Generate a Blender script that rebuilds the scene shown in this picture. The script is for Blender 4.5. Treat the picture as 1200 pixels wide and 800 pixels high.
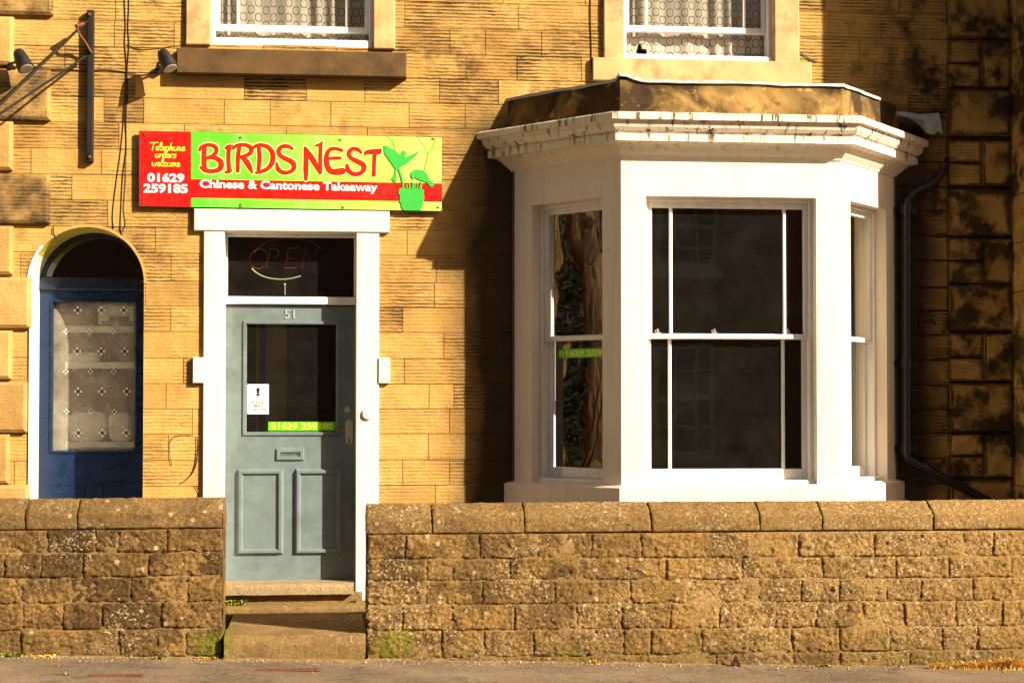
import bpy, bmesh, math, random
from mathutils import Vector, Matrix, noise
from math import radians as R, sin, cos, pi

for o in list(bpy.data.objects): bpy.data.objects.remove(o)
scene = bpy.context.scene
col = scene.collection

# ------------------------------------------------------------------ camera
F, PPY, YAW, PITCH = 2000.0, 428.0, R(6), R(1.5)
CAM = Vector((0, -12.3, 1.6))
cd = bpy.data.cameras.new('camera'); cam = bpy.data.objects.new('camera', cd); col.objects.link(cam)
cam.location = CAM; cam.rotation_euler = (pi/2 + PITCH, 0, -YAW)
cd.sensor_width = 36; cd.lens = 36*F/1200; cd.shift_y = (PPY-400)/1200
cd.clip_start = .1; cd.clip_end = 3000
scene.camera = cam
CR = Matrix.Rotation(-YAW, 3, 'Z') @ Matrix.Rotation(pi/2 + PITCH, 3, 'X')
def P(px, py, Y=0.0):            # survey helper: where a sight line meets the upright plane y = Y
    d = CR @ Vector(((px-600)/F, -(py-PPY)/F, -1))
    return CAM + d*((Y-CAM.y)/d.y)
def PX(px, Y=0.0, py=400): return P(px, py, Y).x
def PZ(px, py, Y=0.0): return P(px, py, Y).z

# ------------------------------------------------------------------ light
SUN_AZ, SUN_EL = R(52.5), R(28.5)
world = bpy.data.worlds.new("World"); scene.world = world; world.use_nodes = True
wn = world.node_tree; wn.nodes.clear()
wo = wn.nodes.new('ShaderNodeOutputWorld'); bg = wn.nodes.new('ShaderNodeBackground')
sky = wn.nodes.new('ShaderNodeTexSky'); sky.sky_type = 'NISHITA'; sky.sun_disc = False
sky.sun_elevation = SUN_EL; sky.sun_rotation = R(180-52.5)
sky.air_density = 1.0; sky.dust_density = 2.5
tint = wn.nodes.new('ShaderNodeMix'); tint.data_type = 'RGBA'; tint.blend_type = 'MULTIPLY'
tint.inputs[0].default_value = 1; tint.inputs[7].default_value = (1.0, .80, .60, 1)
wn.links.new(sky.outputs[0], tint.inputs[6]); wn.links.new(tint.outputs[2], bg.inputs[0])
bg.inputs[1].default_value = 0.05
wn.links.new(bg.outputs[0], wo.inputs[0])
sl = bpy.data.lights.new('sun', 'SUN'); sl.energy = 5.0; sl.angle = R(.5); sl.color = (1, .87, .66)
so = bpy.data.objects.new('sun', sl); col.objects.link(so)
so.rotation_euler = Vector((-sin(SUN_AZ)*cos(SUN_EL), cos(SUN_AZ)*cos(SUN_EL), -sin(SUN_EL))).to_track_quat('-Z', 'Y').to_euler()
so.location = (10, -10, 10)
vs = scene.view_settings; vs.view_transform = 'Standard'; vs.look = 'None'; vs.gamma = 1
vs.use_curve_mapping = False; vs.exposure = 1.3
scene.render.engine = 'CYCLES'
scene.cycles.transparent_max_bounces = 16; scene.cycles.max_bounces = 8

# ------------------------------------------------------------------ helpers
class MB:
    """collects faces of one mesh"""
    def __init__(s): s.v=[]; s.f=[]; s.m=[]; s.c=[]; s.cur=0; s.rnd=(.5,.5,0)
    def face(s, pts, m=None):
        i=len(s.v); s.v += [tuple(p) for p in pts]; s.f.append(tuple(range(i, i+len(pts))))
        s.m.append(s.cur if m is None else m); s.c += [s.rnd]*len(pts)
    def box(s, a, b, m=None, T=None):
        x0,y0,z0=[min(a[i],b[i]) for i in range(3)]; x1,y1,z1=[max(a[i],b[i]) for i in range(3)]
        p=[(x0,y0,z0),(x1,y0,z0),(x1,y1,z0),(x0,y1,z0),(x0,y0,z1),(x1,y0,z1),(x1,y1,z1),(x0,y1,z1)]
        if T: p=[tuple(T@Vector(q)) for q in p]
        for q in ((0,1,5,4),(1,2,6,5),(2,3,7,6),(3,0,4,7),(4,5,6,7),(3,2,1,0)): s.face([p[k] for k in q], m)
    def cbox(s, a, b, c=.004, m=None):      # box with bevelled front (-y) edges
        x0,y0,z0=[min(a[i],b[i]) for i in range(3)]; x1,y1,z1=[max(a[i],b[i]) for i in range(3)]
        A=[(x0,y1,z0),(x1,y1,z0),(x1,y1,z1),(x0,y1,z1)]; B=[(x0,y0+c,z0),(x1,y0+c,z0),(x1,y0+c,z1),(x0,y0+c,z1)]
        D=[(x0+c,y0,z0+c),(x1-c,y0,z0+c),(x1-c,y0,z1-c),(x0+c,y0,z1-c)]
        s.face(D,m); s.face(A[::-1],m)
        for k in range(4):
            l=(k+1)%4; s.face([B[k],B[l],D[l],D[k]],m); s.face([A[k],A[l],B[l],B[k]],m)
    def prism(s, pts, d, m=None):           # polygon pts (3d) extruded by vector d
        d=Vector(d); a=[Vector(p) for p in pts]; b=[p+d for p in a]
        s.face(a,m); s.face(b[::-1],m)
        for k in range(len(a)): l=(k+1)%len(a); s.face([a[l],a[k],b[k],b[l]],m)
    def tube(s, path, r, n=8, m=None, cap=True):
        path=[Vector(p) for p in path]; rs = r if isinstance(r,(list,tuple)) else [r]*len(path)
        rings=[]
        for i,p in enumerate(path):
            t=(path[min(i+1,len(path)-1)]-path[max(i-1,0)]).normalized()
            up=Vector((0,0,1)) if abs(t.z)<.9 else Vector((0,1,0))
            u=t.cross(up).normalized(); w=t.cross(u)
            rings.append([p+(u*cos(2*pi*k/n)+w*sin(2*pi*k/n))*rs[i] for k in range(n)])
        base=len(s.v)
        for rg in rings: s.v += [tuple(q) for q in rg]; s.c += [s.rnd]*n
        mm=s.cur if m is None else m
        for i in range(len(rings)-1):
            for k in range(n):
                l=(k+1)%n; s.f.append((base+i*n+k, base+i*n+l, base+(i+1)*n+l, base+(i+1)*n+k)); s.m.append(mm)
        if cap: s.face(rings[0][::-1],m); s.face(rings[-1],m)
    def grid(s, fn, nu, nv, m=None):
        b=len(s.v)
        for j in range(nv+1):
            for i in range(nu+1): s.v.append(tuple(fn(i/nu, j/nv))); s.c.append(s.rnd)
        mm=s.cur if m is None else m
        for j in range(nv):
            for i in range(nu):
                k=b+j*(nu+1)+i; s.f.append((k,k+1,k+nu+2,k+nu+1)); s.m.append(mm)
    def build(s, name, mats, parent=None, smooth=False, merge=False, fix=True):
        me=bpy.data.meshes.new(name); me.from_pydata(s.v,[],s.f)
        for mt in (mats if isinstance(mats,(list,tuple)) else [mats]): me.materials.append(mt)
        for p,k in zip(me.polygons,s.m): p.material_index=k; p.use_smooth=smooth
        ca=me.color_attributes.new('stone','FLOAT_COLOR','POINT')
        for i,c in enumerate(s.c): ca.data[i].color=(c[0],c[1],c[2],1)
        if merge or fix:
            bm=bmesh.new(); bm.from_mesh(me)
            if merge: bmesh.ops.remove_doubles(bm,verts=bm.verts,dist=1e-5)
            if fix: bmesh.ops.recalc_face_normals(bm,faces=bm.faces)
            bm.to_mesh(me); bm.free()
        o=bpy.data.objects.new(name,me); col.objects.link(o)
        if parent: o.parent=parent
        return o
def tag(o,label=None,cat=None,group=None,kind=None):
    if label: o['label']=label
    if cat: o['category']=cat
    if group: o['group']=group
    if kind: o['kind']=kind
    return o
def empty(name,loc=(0,0,0),label=None,cat=None,group=None,rz=0):
    o=bpy.data.objects.new(name,None); col.objects.link(o); o.location=loc; o.rotation_euler=(0,0,rz)
    bpy.context.view_layer.update()
    return tag(o,label,cat,group)
def child(o,root):        # parent an object built in world coordinates to a root, keeping it in place
    o.parent=root; o.matrix_parent_inverse=root.matrix_world.inverted(); return o
def text_mesh(s, bold=0.0, shear=0.0, space=1.0):
    cu=bpy.data.curves.new('t','FONT'); cu.body=s; cu.size=1; cu.offset=bold; cu.shear=shear; cu.space_character=space; cu.resolution_u=3
    o=bpy.data.objects.new('t',cu); col.objects.link(o); bpy.context.view_layer.update()
    dg=bpy.context.evaluated_depsgraph_get(); me=bpy.data.meshes.new_from_object(o.evaluated_get(dg))
    vs_=[v.co.copy() for v in me.vertices]; fs=[tuple(p.vertices) for p in me.polygons]
    bpy.data.objects.remove(o); bpy.data.curves.remove(cu); bpy.data.meshes.remove(me)
    return vs_,fs
def put_text(mb, s, pl, pr, ytop, ybot, Y, m, bold=0.0, shear=0.0, space=1.0):
    """text between pixels pl=(x,y baseline) and pr on plane y=Y"""
    v,f=text_mesh(s,bold,shear,space)
    x0=min(q.x for q in v); x1=max(q.x for q in v); z0=min(q.y for q in v); z1=max(q.y for q in v)
    A=P(pl[0],ybot,Y); B=P(pr[0],ybot+(pr[1]-pl[1]),Y); D=P(pl[0],ytop,Y)
    U=B-A; H=Vector((0,0,D.z-A.z)); b=len(mb.v)
    for q in v:
        p=A+U*((q.x-x0)/(x1-x0))+H*((q.y-z0)/(z1-z0)); mb.v.append((p.x,Y,p.z)); mb.c.append(mb.rnd)
    for q in f: mb.f.append(tuple(b+k for k in q)); mb.m.append(m)
def smooth_path(pts, n=6):
    if len(pts)<3: return list(pts)
    out=[]; L=[pts[0]]+list(pts)+[pts[-1]]
    for i in range(1,len(L)-2):
        a,b,c,d=L[i-1],L[i],L[i+1],L[i+2]
        for k in range(n):
            t=k/n; out.append(tuple(.5*((2*b[j])+(-a[j]+c[j])*t+(2*a[j]-5*b[j]+4*c[j]-d[j])*t*t+(-a[j]+3*b[j]-3*c[j]+d[j])*t**3) for j in range(len(b))))
    out.append(tuple(pts[-1])); return out
_so=[0]
def stroke(mb, pts, w, mapf, Y, m, grow=0.0, n=6):
    """flat ribbon with round ends; pts in pixels (x,y[,w])"""
    pts=[tuple(p)+((w,) if len(p)==2 else ()) for p in pts]
    q=smooth_path(pts,n); _so[0]+=1; Yk=Y-.00005*(_so[0]%23)
    Lp=[];Rp=[]
    for i,(x,y,ww) in enumerate(q):
        a=q[max(i-1,0)]; b=q[min(i+1,len(q)-1)]; dx,dy=b[0]-a[0],b[1]-a[1]; l=math.hypot(dx,dy) or 1
        h=ww/2+grow; nx,ny=-dy/l*h,dx/l*h
        Lp.append((x+nx,y+ny)); Rp.append((x-nx,y-ny))
    def W(p): c=mapf(p[0],p[1]); r=P(c[0],c[1],Yk); return (r.x,Yk,r.z)
    for i in range(len(q)-1): mb.face([W(Lp[i]),W(Lp[i+1]),W(Rp[i+1]),W(Rp[i])],m)
    for (i,j,sg) in ((0,1,-1),(len(q)-1,len(q)-2,-1)):
        x,y,ww=q[i]; a=math.atan2(y-q[j][1],x-q[j][0]); h=ww/2+grow
        mb.face([W((x+h*cos(a-pi/2+pi*k/8),y+h*sin(a-pi/2+pi*k/8))) for k in range(9)],m)

# ------------------------------------------------------------------ materials
def nodes(name):
    m=bpy.data.materials.new(name); m.use_nodes=True; nt=m.node_tree; nt.nodes.clear()
    o=nt.nodes.new('ShaderNodeOutputMaterial'); b=nt.nodes.new('ShaderNodeBsdfPrincipled'); nt.links.new(b.outputs[0],o.inputs[0])
    return m,nt,b,o
def N(nt,t,**k):
    n=nt.nodes.new('ShaderNode'+t)
    for a,v in k.items(): setattr(n,a,v)
    return n
def setin(nt,sock,v):
    if hasattr(v,'is_output') : nt.links.new(v,sock)
    else: sock.default_value = v
def tc(nt,scale=(1,1,1)):
    c=N(nt,'TexCoord'); mp=N(nt,'Mapping'); mp.inputs[3].default_value=scale; nt.links.new(c.outputs['Object'],mp.inputs[0]); return mp.outputs[0]
def nz(nt,scale,detail=4,rough=.55,vec=None,dist=0):
    n=N(nt,'TexNoise'); n.inputs['Scale'].default_value=scale; n.inputs['Detail'].default_value=detail; n.inputs['Roughness'].default_value=rough; n.inputs['Distortion'].default_value=dist
    nt.links.new(vec if vec else tc(nt),n.inputs['Vector']); return n.outputs[0]
def rmp(nt,v,a,b,c=0.0,d=1.0):
    n=N(nt,'MapRange'); n.clamp=True; nt.links.new(v,n.inputs[0])
    for i,x in zip((1,2,3,4),(a,b,c,d)): n.inputs[i].default_value=x
    return n.outputs[0]
def mth(nt,op,a,b=0.0,c=0.0):
    n=N(nt,'Math'); n.operation=op; setin(nt,n.inputs[0],a); setin(nt,n.inputs[1],b); setin(nt,n.inputs[2],c); return n.outputs[0]
def mix(nt,f,a,b,mode='MIX'):
    n=N(nt,'Mix'); n.data_type='RGBA'; n.blend_type=mode; setin(nt,n.inputs[0],f)
    for s_,v in ((n.inputs[6],a),(n.inputs[7],b)):
        if hasattr(v,'is_output'): nt.links.new(v,s_)
        else: s_.default_value=(*v,1)
    return n.outputs[2]
def bump(nt,h,strength,dist,prev=None):
    n=N(nt,'Bump'); n.inputs['Strength'].default_value=strength; n.inputs['Distance'].default_value=dist
    nt.links.new(h,n.inputs['Height'])
    if prev: nt.links.new(prev,n.inputs['Normal'])
    return n.outputs[0]
def xyz(nt):
    c=N(nt,'TexCoord'); s=N(nt,'SeparateXYZ'); nt.links.new(c.outputs['Object'],s.inputs[0]); return s.outputs
def attr(nt):
    a=N(nt,'Attribute'); a.attribute_name='stone'; s=N(nt,'SeparateColor'); nt.links.new(a.outputs['Color'],s.inputs[0]); return s.outputs

def plain(name,c,rough=.5,metal=0,var=.12,ns=9,bs=.15,bd=.002,dirt=None,dirtamt=.5,spec=.5,bscale=60):
    m,nt,b,o=nodes(name)
    n1=nz(nt,ns,5); k=rmp(nt,n1,.3,.7,1-var,1+var)
    cc=mix(nt,1.0,c,k,'MULTIPLY')
    nc=nt.nodes.new('ShaderNodeCombineColor')
    for i in range(3): nt.links.new(k,nc.inputs[i])
    cc=mix(nt,1.0,c,nc.outputs[0],'MULTIPLY')
    if dirt: cc=mix(nt,mth(nt,'MULTIPLY',rmp(nt,nz(nt,4,8,.7),.5,.72),dirtamt),cc,dirt)
    nt.links.new(cc,b.inputs['Base Color']); b.inputs['Metallic'].default_value=metal
    nt.links.new(rmp(nt,nz(nt,ns*2,3),.3,.7,max(rough-.1,0),min(rough+.1,1)),b.inputs['Roughness'])
    b.inputs['Specular IOR Level'].default_value=spec
    if bs: nt.links.new(bump(nt,nz(nt,bscale,4),bs,bd),b.inputs['Normal'])
    return m

XL0,XL1=.95,1.30     # soot beside the bay, widened to darken its shaded wall as well
def facade_mat(name,tool=1.0,basec=((.55,.325,.088),(.42,.228,.056)),soot_shade_k=1.0):
    m,nt,b,o=nodes(name); a=attr(nt); X=xyz(nt)
    c=mix(nt,a[0],basec[0],basec[1])
    c=mix(nt,rmp(nt,nz(nt,1.9,6,.6),.35,.7,0,.6),c,(.61,.395,.130))
    c=mix(nt,rmp(nt,nz(nt,7,6,.65),.46,.75,0,.75),c,(.40,.205,.055))
    c=mix(nt,rmp(nt,nz(nt,60,3,.6),.55,.75,0,.35),c,(.24,.13,.045))
    # broken horizontal tooling: short drags of the punch, rows about 22 mm apart
    wv=N(nt,'TexWave'); wv.wave_type='BANDS'; wv.bands_direction='Z'; wv.inputs['Scale'].default_value=12.5; wv.inputs['Distortion'].default_value=2.6
    wv.inputs['Detail'].default_value=4; wv.inputs['Detail Scale'].default_value=2.2; wv.inputs['Detail Roughness'].default_value=.6
    nt.links.new(tc(nt,(.45,.45,1)),wv.inputs['Vector'])
    g1=nz(nt,1,4,.6,tc(nt,(9,9,40)),.4)
    tools=rmp(nt,mth(nt,'ADD',mth(nt,'MULTIPLY',wv.outputs['Fac'],.6),mth(nt,'MULTIPLY',g1,1.3)),.62,1.15)
    patch=rmp(nt,nz(nt,2.7,5,.62,tc(nt,(1,1,2.0))),.40,.60)
    ts=mth(nt,'MULTIPLY',mth(nt,'MULTIPLY',a[1],mth(nt,'ADD',mth(nt,'MULTIPLY',patch,.85),.15)),tool)
    groove=mth(nt,'MULTIPLY',mth(nt,'SUBTRACT',1.0,tools),ts)
    c=mix(nt,rmp(nt,mth(nt,'MULTIPLY',groove,mth(nt,'MULTIPLY_ADD',a[2],.6,.75)),.12,.85,0,.80),c,(.135,.068,.022))
    # soot: whole stones, gathering towards one edge and in the grooves
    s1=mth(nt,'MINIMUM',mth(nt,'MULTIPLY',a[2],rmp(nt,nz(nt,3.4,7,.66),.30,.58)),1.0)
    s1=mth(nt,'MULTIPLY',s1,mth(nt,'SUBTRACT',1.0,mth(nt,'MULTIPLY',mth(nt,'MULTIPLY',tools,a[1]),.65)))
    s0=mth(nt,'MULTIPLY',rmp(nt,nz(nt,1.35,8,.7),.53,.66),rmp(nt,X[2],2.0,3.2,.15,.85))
    edge=rmp(nt,mth(nt,'ADD',X[0],mth(nt,'MULTIPLY',nz(nt,1.6,6,.6,tc(nt,(1,1,.6))),.55)),.98,1.34)  # soot by the bay, spread wider to paint its wall shadow darker
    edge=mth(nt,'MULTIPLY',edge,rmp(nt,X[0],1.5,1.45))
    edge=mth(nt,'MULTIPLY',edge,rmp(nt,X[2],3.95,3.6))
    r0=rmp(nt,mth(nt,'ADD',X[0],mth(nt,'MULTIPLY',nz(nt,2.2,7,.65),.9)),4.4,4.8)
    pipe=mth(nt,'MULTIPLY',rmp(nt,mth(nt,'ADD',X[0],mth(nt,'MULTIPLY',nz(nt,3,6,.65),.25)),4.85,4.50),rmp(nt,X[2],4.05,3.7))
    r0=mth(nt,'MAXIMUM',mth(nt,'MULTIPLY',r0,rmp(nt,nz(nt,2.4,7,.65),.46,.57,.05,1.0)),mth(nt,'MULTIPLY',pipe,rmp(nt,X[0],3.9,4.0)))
    st=mth(nt,'MULTIPLY',mth(nt,'MAXIMUM',mth(nt,'MAXIMUM',mth(nt,'MAXIMUM',s1,s0),edge),r0),soot_shade_k)
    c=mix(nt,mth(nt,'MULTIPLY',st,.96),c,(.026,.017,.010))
    mo=mth(nt,'MULTIPLY',mth(nt,'MULTIPLY',rmp(nt,X[0],4.3,4.8),rmp(nt,nz(nt,4,5,.6),.5,.62)),.35)
    c=mix(nt,mo,c,(.10,.11,.018))
    nt.links.new(c,b.inputs['Base Color']); b.inputs['Roughness'].default_value=.9; b.inputs['Specular IOR Level'].default_value=.2
    n1=bump(nt,mth(nt,'MULTIPLY',tools,ts),.85,.008)
    n2=bump(nt,nz(nt,42,6,.7),.75,.006,n1); n3=bump(nt,nz(nt,7,5),.6,.014,n2)
    nt.links.new(n3,b.inputs['Normal']); return m
M={}
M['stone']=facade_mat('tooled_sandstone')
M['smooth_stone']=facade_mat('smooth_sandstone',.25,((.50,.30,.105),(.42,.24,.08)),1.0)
def mortar_mat():
    m,nt,b,o=nodes('lime_mortar'); X=xyz(nt)
    c=mix(nt,rmp(nt,nz(nt,14,5),.4,.65),(.46,.29,.11),(.30,.175,.065))
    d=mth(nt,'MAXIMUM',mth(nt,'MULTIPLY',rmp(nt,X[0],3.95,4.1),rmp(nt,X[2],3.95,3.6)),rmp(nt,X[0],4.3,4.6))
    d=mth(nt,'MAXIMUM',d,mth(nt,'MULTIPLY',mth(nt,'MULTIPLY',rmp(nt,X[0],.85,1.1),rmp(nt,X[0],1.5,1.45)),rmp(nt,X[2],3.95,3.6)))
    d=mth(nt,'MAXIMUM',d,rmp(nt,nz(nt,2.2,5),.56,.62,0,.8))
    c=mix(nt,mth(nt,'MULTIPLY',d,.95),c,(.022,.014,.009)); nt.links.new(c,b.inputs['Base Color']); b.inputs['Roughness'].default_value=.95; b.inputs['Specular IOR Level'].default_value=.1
    nt.links.new(bump(nt,nz(nt,60,4),.7,.004),b.inputs['Normal']); return m
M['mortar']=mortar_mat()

def lowwall_mat(name,moss=1.0,base=((.33,.185,.055),(.20,.108,.034)),dark=1.0):
    m,nt,b,o=nodes(name); a=attr(nt); X=xyz(nt)
    c=mix(nt,a[0],base[0],base[1])
    c=mix(nt,rmp(nt,nz(nt,55,6,.8),.47,.58,0,.85),c,(.50,.31,.11))
    big=rmp(nt,mth(nt,'SUBTRACT',nz(nt,3.1,9,.74),rmp(nt,X[0],-1.0,4.5,-.055,.05)),.46,.56)
    c=mix(nt,mth(nt,'MULTIPLY',big,mth(nt,'ADD',mth(nt,'MULTIPLY',a[2],.45*dark),.42*dark)),c,(.068,.038,.017))
    c=mix(nt,rmp(nt,X[0],.3,4.6,0,.42),c,(.50,.30,.10)); c=mix(nt,rmp(nt,nz(nt,34,6,.75),.54,.63,0,.75*dark),c,(.060,.036,.018))
    # lichen: round spots, ragged blotches and pepper
    vo=N(nt,'TexVoronoi'); vo.inputs['Scale'].default_value=13; nt.links.new(tc(nt),vo.inputs['Vector'])
    wob=mth(nt,'ADD',vo.outputs['Distance'],mth(nt,'MULTIPLY',nz(nt,50,4,.6),.18))
    cs=N(nt,'SeparateColor'); nt.links.new(vo.outputs['Color'],cs.inputs[0])
    sp=mth(nt,'MULTIPLY',rmp(nt,wob,.30,.25),mth(nt,'MULTIPLY',mth(nt,'GREATER_THAN',cs.outputs[0],.66),rmp(nt,nz(nt,1.3,3),.42,.5)))
    sp2=mth(nt,'MULTIPLY',rmp(nt,nz(nt,5.5,8,.7),.64,.67),.8)
    sp3=mth(nt,'MULTIPLY',rmp(nt,nz(nt,62,3,.55),.575,.61),rmp(nt,mth(nt,'ADD',nz(nt,1.9,5,.6),rmp(nt,X[0],0,4.5,-.02,.06)),.50,.56))
    c=mix(nt,mth(nt,'MULTIPLY',mth(nt,'MAXIMUM',mth(nt,'MAXIMUM',sp,sp2),sp3),.85),c,(.64,.49,.31))
    c=mix(nt,mth(nt,'MULTIPLY',rmp(nt,nz(nt,6,5),.66,.72),rmp(nt,X[0],2.2,4.5,0,.6)),c,(.34,.12,.02))
    z=mth(nt,'ADD',X[2],mth(nt,'MULTIPLY',nz(nt,2.3,5),.5))
    mo=mth(nt,'MULTIPLY',rmp(nt,z,.42,.30),rmp(nt,nz(nt,2.4,8,.7),.55,.62,0,.6))
    for cx_ in (.40,-.74):      # two real moss cushions either side of the steps
        g_=rmp(nt,mth(nt,'ADD',mth(nt,'ABSOLUTE',mth(nt,'SUBTRACT',X[0],cx_)),mth(nt,'MULTIPLY',nz(nt,9,6,.7),.22)),.26,.18)
        mo=mth(nt,'MAXIMUM',mo,mth(nt,'MULTIPLY',g_,mth(nt,'MULTIPLY',rmp(nt,X[2],.24,.18),rmp(nt,nz(nt,26,6,.7),.40,.52))))
    c=mix(nt,mth(nt,'MULTIPLY',mo,.85*moss),c,(.22,.235,.014))
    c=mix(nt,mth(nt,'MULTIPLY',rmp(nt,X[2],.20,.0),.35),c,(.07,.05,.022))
    nt.links.new(c,b.inputs['Base Color']); b.inputs['Roughness'].default_value=.95; b.inputs['Specular IOR Level'].default_value=.15
    n1=bump(nt,nz(nt,48,8,.8),1.0,.034); n2=bump(nt,nz(nt,18,5,.7),.8,.02,n1)
    nt.links.new(n2,b.inputs['Normal']); return m
M['rough']=lowwall_mat('rock_faced_gritstone')
M['pointing']=lowwall_mat('old_pointing',.6,((.40,.25,.10),(.34,.205,.08)),.55)
M['coping']=lowwall_mat('weathered_coping',.25,((.30,.18,.07),(.20,.118,.047)),.7)
M['threshold']=lowwall_mat('pale_threshold_stone',0,((.58,.44,.27),(.5,.37,.2)),.3)
M['step']=lowwall_mat('worn_step_stone',.9,((.42,.27,.115),(.34,.21,.085)),.55)
M['wallmortar']=plain('wall_mortar',(.20,.122,.05),.95,bs=.8,bd=.006,spec=.1,dirt=(.05,.035,.02),dirtamt=.7)

def white_mat(name,c=(.84,.80,.74),streak=0.0,rough=.45):
    m,nt,b,o=nodes(name); X=xyz(nt)
    cc=mix(nt,rmp(nt,nz(nt,3,6,.65),.45,.8,0,.35),c,tuple(x*.86 for x in c))
    cc=mix(nt,mth(nt,'MULTIPLY',rmp(nt,nz(nt,26,5,.6),.66,.72),.6),cc,(.35,.27,.18))
    cc=mix(nt,rmp(nt,nz(nt,1,6,.65,tc(nt,(20,20,1.3))),.50,.72,0,.38),cc,(.50,.40,.28))      # faint run-off streaks
    cc=mix(nt,mth(nt,'MULTIPLY',rmp(nt,nz(nt,5.5,8,.75),.63,.68),.45),cc,(.42,.32,.21))
    if streak:
        v=tc(nt,(24,24,1.6)); s_=rmp(nt,nz(nt,1,5,.65,v,.5),.54,.60); s2=rmp(nt,nz(nt,9,6,.7),.36,.52); s2=mth(nt,'MULTIPLY',s2,rmp(nt,X[2],3.37,3.46,.0,1))
        cc=mix(nt,mth(nt,'MULTIPLY',mth(nt,'MULTIPLY',s_,s2),streak),cc,(.085,.05,.028))
        gr=N(nt,'NewGeometry'); sn=N(nt,'SeparateXYZ'); nt.links.new(gr.outputs['Normal'],sn.inputs[0])
        up=mth(nt,'MULTIPLY',rmp(nt,sn.outputs[2],.3,.8),.8)
        cc=mix(nt,mth(nt,'MULTIPLY',up,rmp(nt,nz(nt,9,6),.4,.6)),cc,(.12,.08,.05))
    nt.links.new(cc,b.inputs['Base Color']); b.inputs['Roughness'].default_value=rough
    n1=bump(nt,nz(nt,9,5),.5,.006); n2=bump(nt,nz(nt,60,5,.7),.4,.0025,n1); nt.links.new(n2,b.inputs['Normal']); return m
M['render_white']=white_mat('cream_masonry_paint',(.79,.69,.58))
M['cornice']=white_mat('stained_cornice_paint',(.78,.68,.55),1.0)
M['gloss_white']=white_mat('white_gloss_paint',(.83,.82,.80),0,.3)
M['surround']=white_mat('white_surround_paint',(.80,.73,.62))
M['buff']=plain('buff_painted_stone',(.55,.355,.15),.7,var=.2,ns=5,dirt=(.16,.09,.035),dirtamt=.9,bs=.3,bd=.003)
M['olive_paint']=plain('ochre_painted_arch',(.50,.40,.05),.6)
M['grey_door']=plain('grey_door_paint',(.145,.190,.200),.38,var=.10,bs=.2,bd=.003,dirt=(.085,.09,.08),dirtamt=.6,bscale=30)
M['blue_door']=plain('navy_door_paint',(.006,.020,.060),.32,var=.12,bs=.12)
M['blue_dark']=plain('dark_blue_paint',(.012,.02,.045),.3)
M['brown_stone']=plain('dirty_brown_sill_stone',(.105,.060,.024),.9,var=.3,ns=6,dirt=(.045,.028,.014),dirtamt=.9,bs=.7,bd=.004,spec=.2)
M['lead']=plain('lead_sheet',(.36,.38,.40),.45,var=.25,ns=14,bs=.4,bd=.004,spec=.6)
M['black_iron']=plain('black_painted_iron',(.018,.016,.015),.45,bs=.3)
M['bracket']=plain('grey_brown_iron',(.014,.012,.011),.7,var=.2,bs=.3,dirt=(.06,.018,.007),dirtamt=.4,spec=.2)
M['rust']=plain('rusty_iron',(.15,.045,.018),.85,var=.3,bs=.6)
M['cable']=plain('black_cable',(.02,.013,.009),.7,bs=0,spec=.2)
M['pipe']=plain('black_downpipe_paint',(.008,.008,.009),.4,bs=0)
M['lamp']=plain('brown_black_lamp_metal',(.010,.008,.007),.45,bs=.1)
M['lamp_glass']=plain('dusty_lamp_glass',(.28,.26,.24),.15,bs=.1)
M['brass']=plain('aged_aluminium_plate',(.50,.45,.38),.35,metal=0,bs=.1)
M['old_white']=plain('dull_white_paint',(.38,.35,.31),.5)
M['number_grey']=plain('pale_grey_number_paint',(.36,.40,.38),.4,bs=0)
M['plastic']=plain('white_plastic',(.8,.78,.74),.3,bs=0)
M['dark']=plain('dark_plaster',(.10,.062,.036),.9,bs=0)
M['dark_wood']=plain('dark_brown_wood',(.065,.045,.030),.7)
M['hall_wall']=plain('brown_hall_wall',(.42,.30,.19),.8)
M['shutter']=plain('cream_shutter_paint',(.55,.42,.24),.6,bs=0)
M['red']=plain('red_vinyl',(.60,.008,.005),.35,var=.08,bs=0,dirt=(.33,.03,.015),dirtamt=.35)
M['letter_red']=plain('orange_red_vinyl',(.60,.014,.004),.35,var=.02,bs=0)
M['white_vinyl']=plain('white_vinyl',(.85,.83,.80),.35,var=.01,bs=0)
M['yellow']=plain('yellow_vinyl',(.90,.60,.06),.35,var=.01,bs=0)
M['halo']=plain('pale_yellow_vinyl',(.86,.84,.28),.35,var=.01,bs=0)
M['emblem_green']=plain('mid_green_vinyl',(.045,.42,.055),.35,var=.01,bs=0)
M['twig_green']=plain('olive_green_vinyl',(.22,.42,.05),.35,var=.01,bs=0)
M['lime']=plain('lime_sticker',(.10,.72,.01),.35,var=.01,bs=0)
M['sticker_yellow']=plain('yellow_sticker_print',(.85,.85,.10),.35,var=.01,bs=0)
M['paper']=plain('white_paper',(.82,.80,.74),.6,var=.01,bs=0)
M['ink']=plain('black_ink',(.015,.013,.012),.5,bs=0)
M['grey_ink']=plain('grey_ink',(.16,.15,.13),.5,bs=0)
M['tube_red']=plain('unlit_red_tube',(.17,.03,.018),.3,bs=0)
M['bead']=plain('cream_beads',(.75,.66,.42),.4,bs=0)
def grad_green():
    m,nt,b,o=nodes('printed_green_gradient'); X=xyz(nt)
    c=mix(nt,rmp(nt,X[0],-.75,.75),(.11,.72,.022),(.52,.80,.13)); c=mix(nt,rmp(nt,nz(nt,1,7,.7,tc(nt,(9,9,1.6))),.50,.68,0,.30),c,(.55,.62,.30)); c=mix(nt,rmp(nt,nz(nt,16,7,.75),.62,.68,0,.4),c,(.16,.20,.04))
    nt.links.new(c,b.inputs['Base Color']); b.inputs['Roughness'].default_value=.35; return m
M['green']=grad_green()
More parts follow.
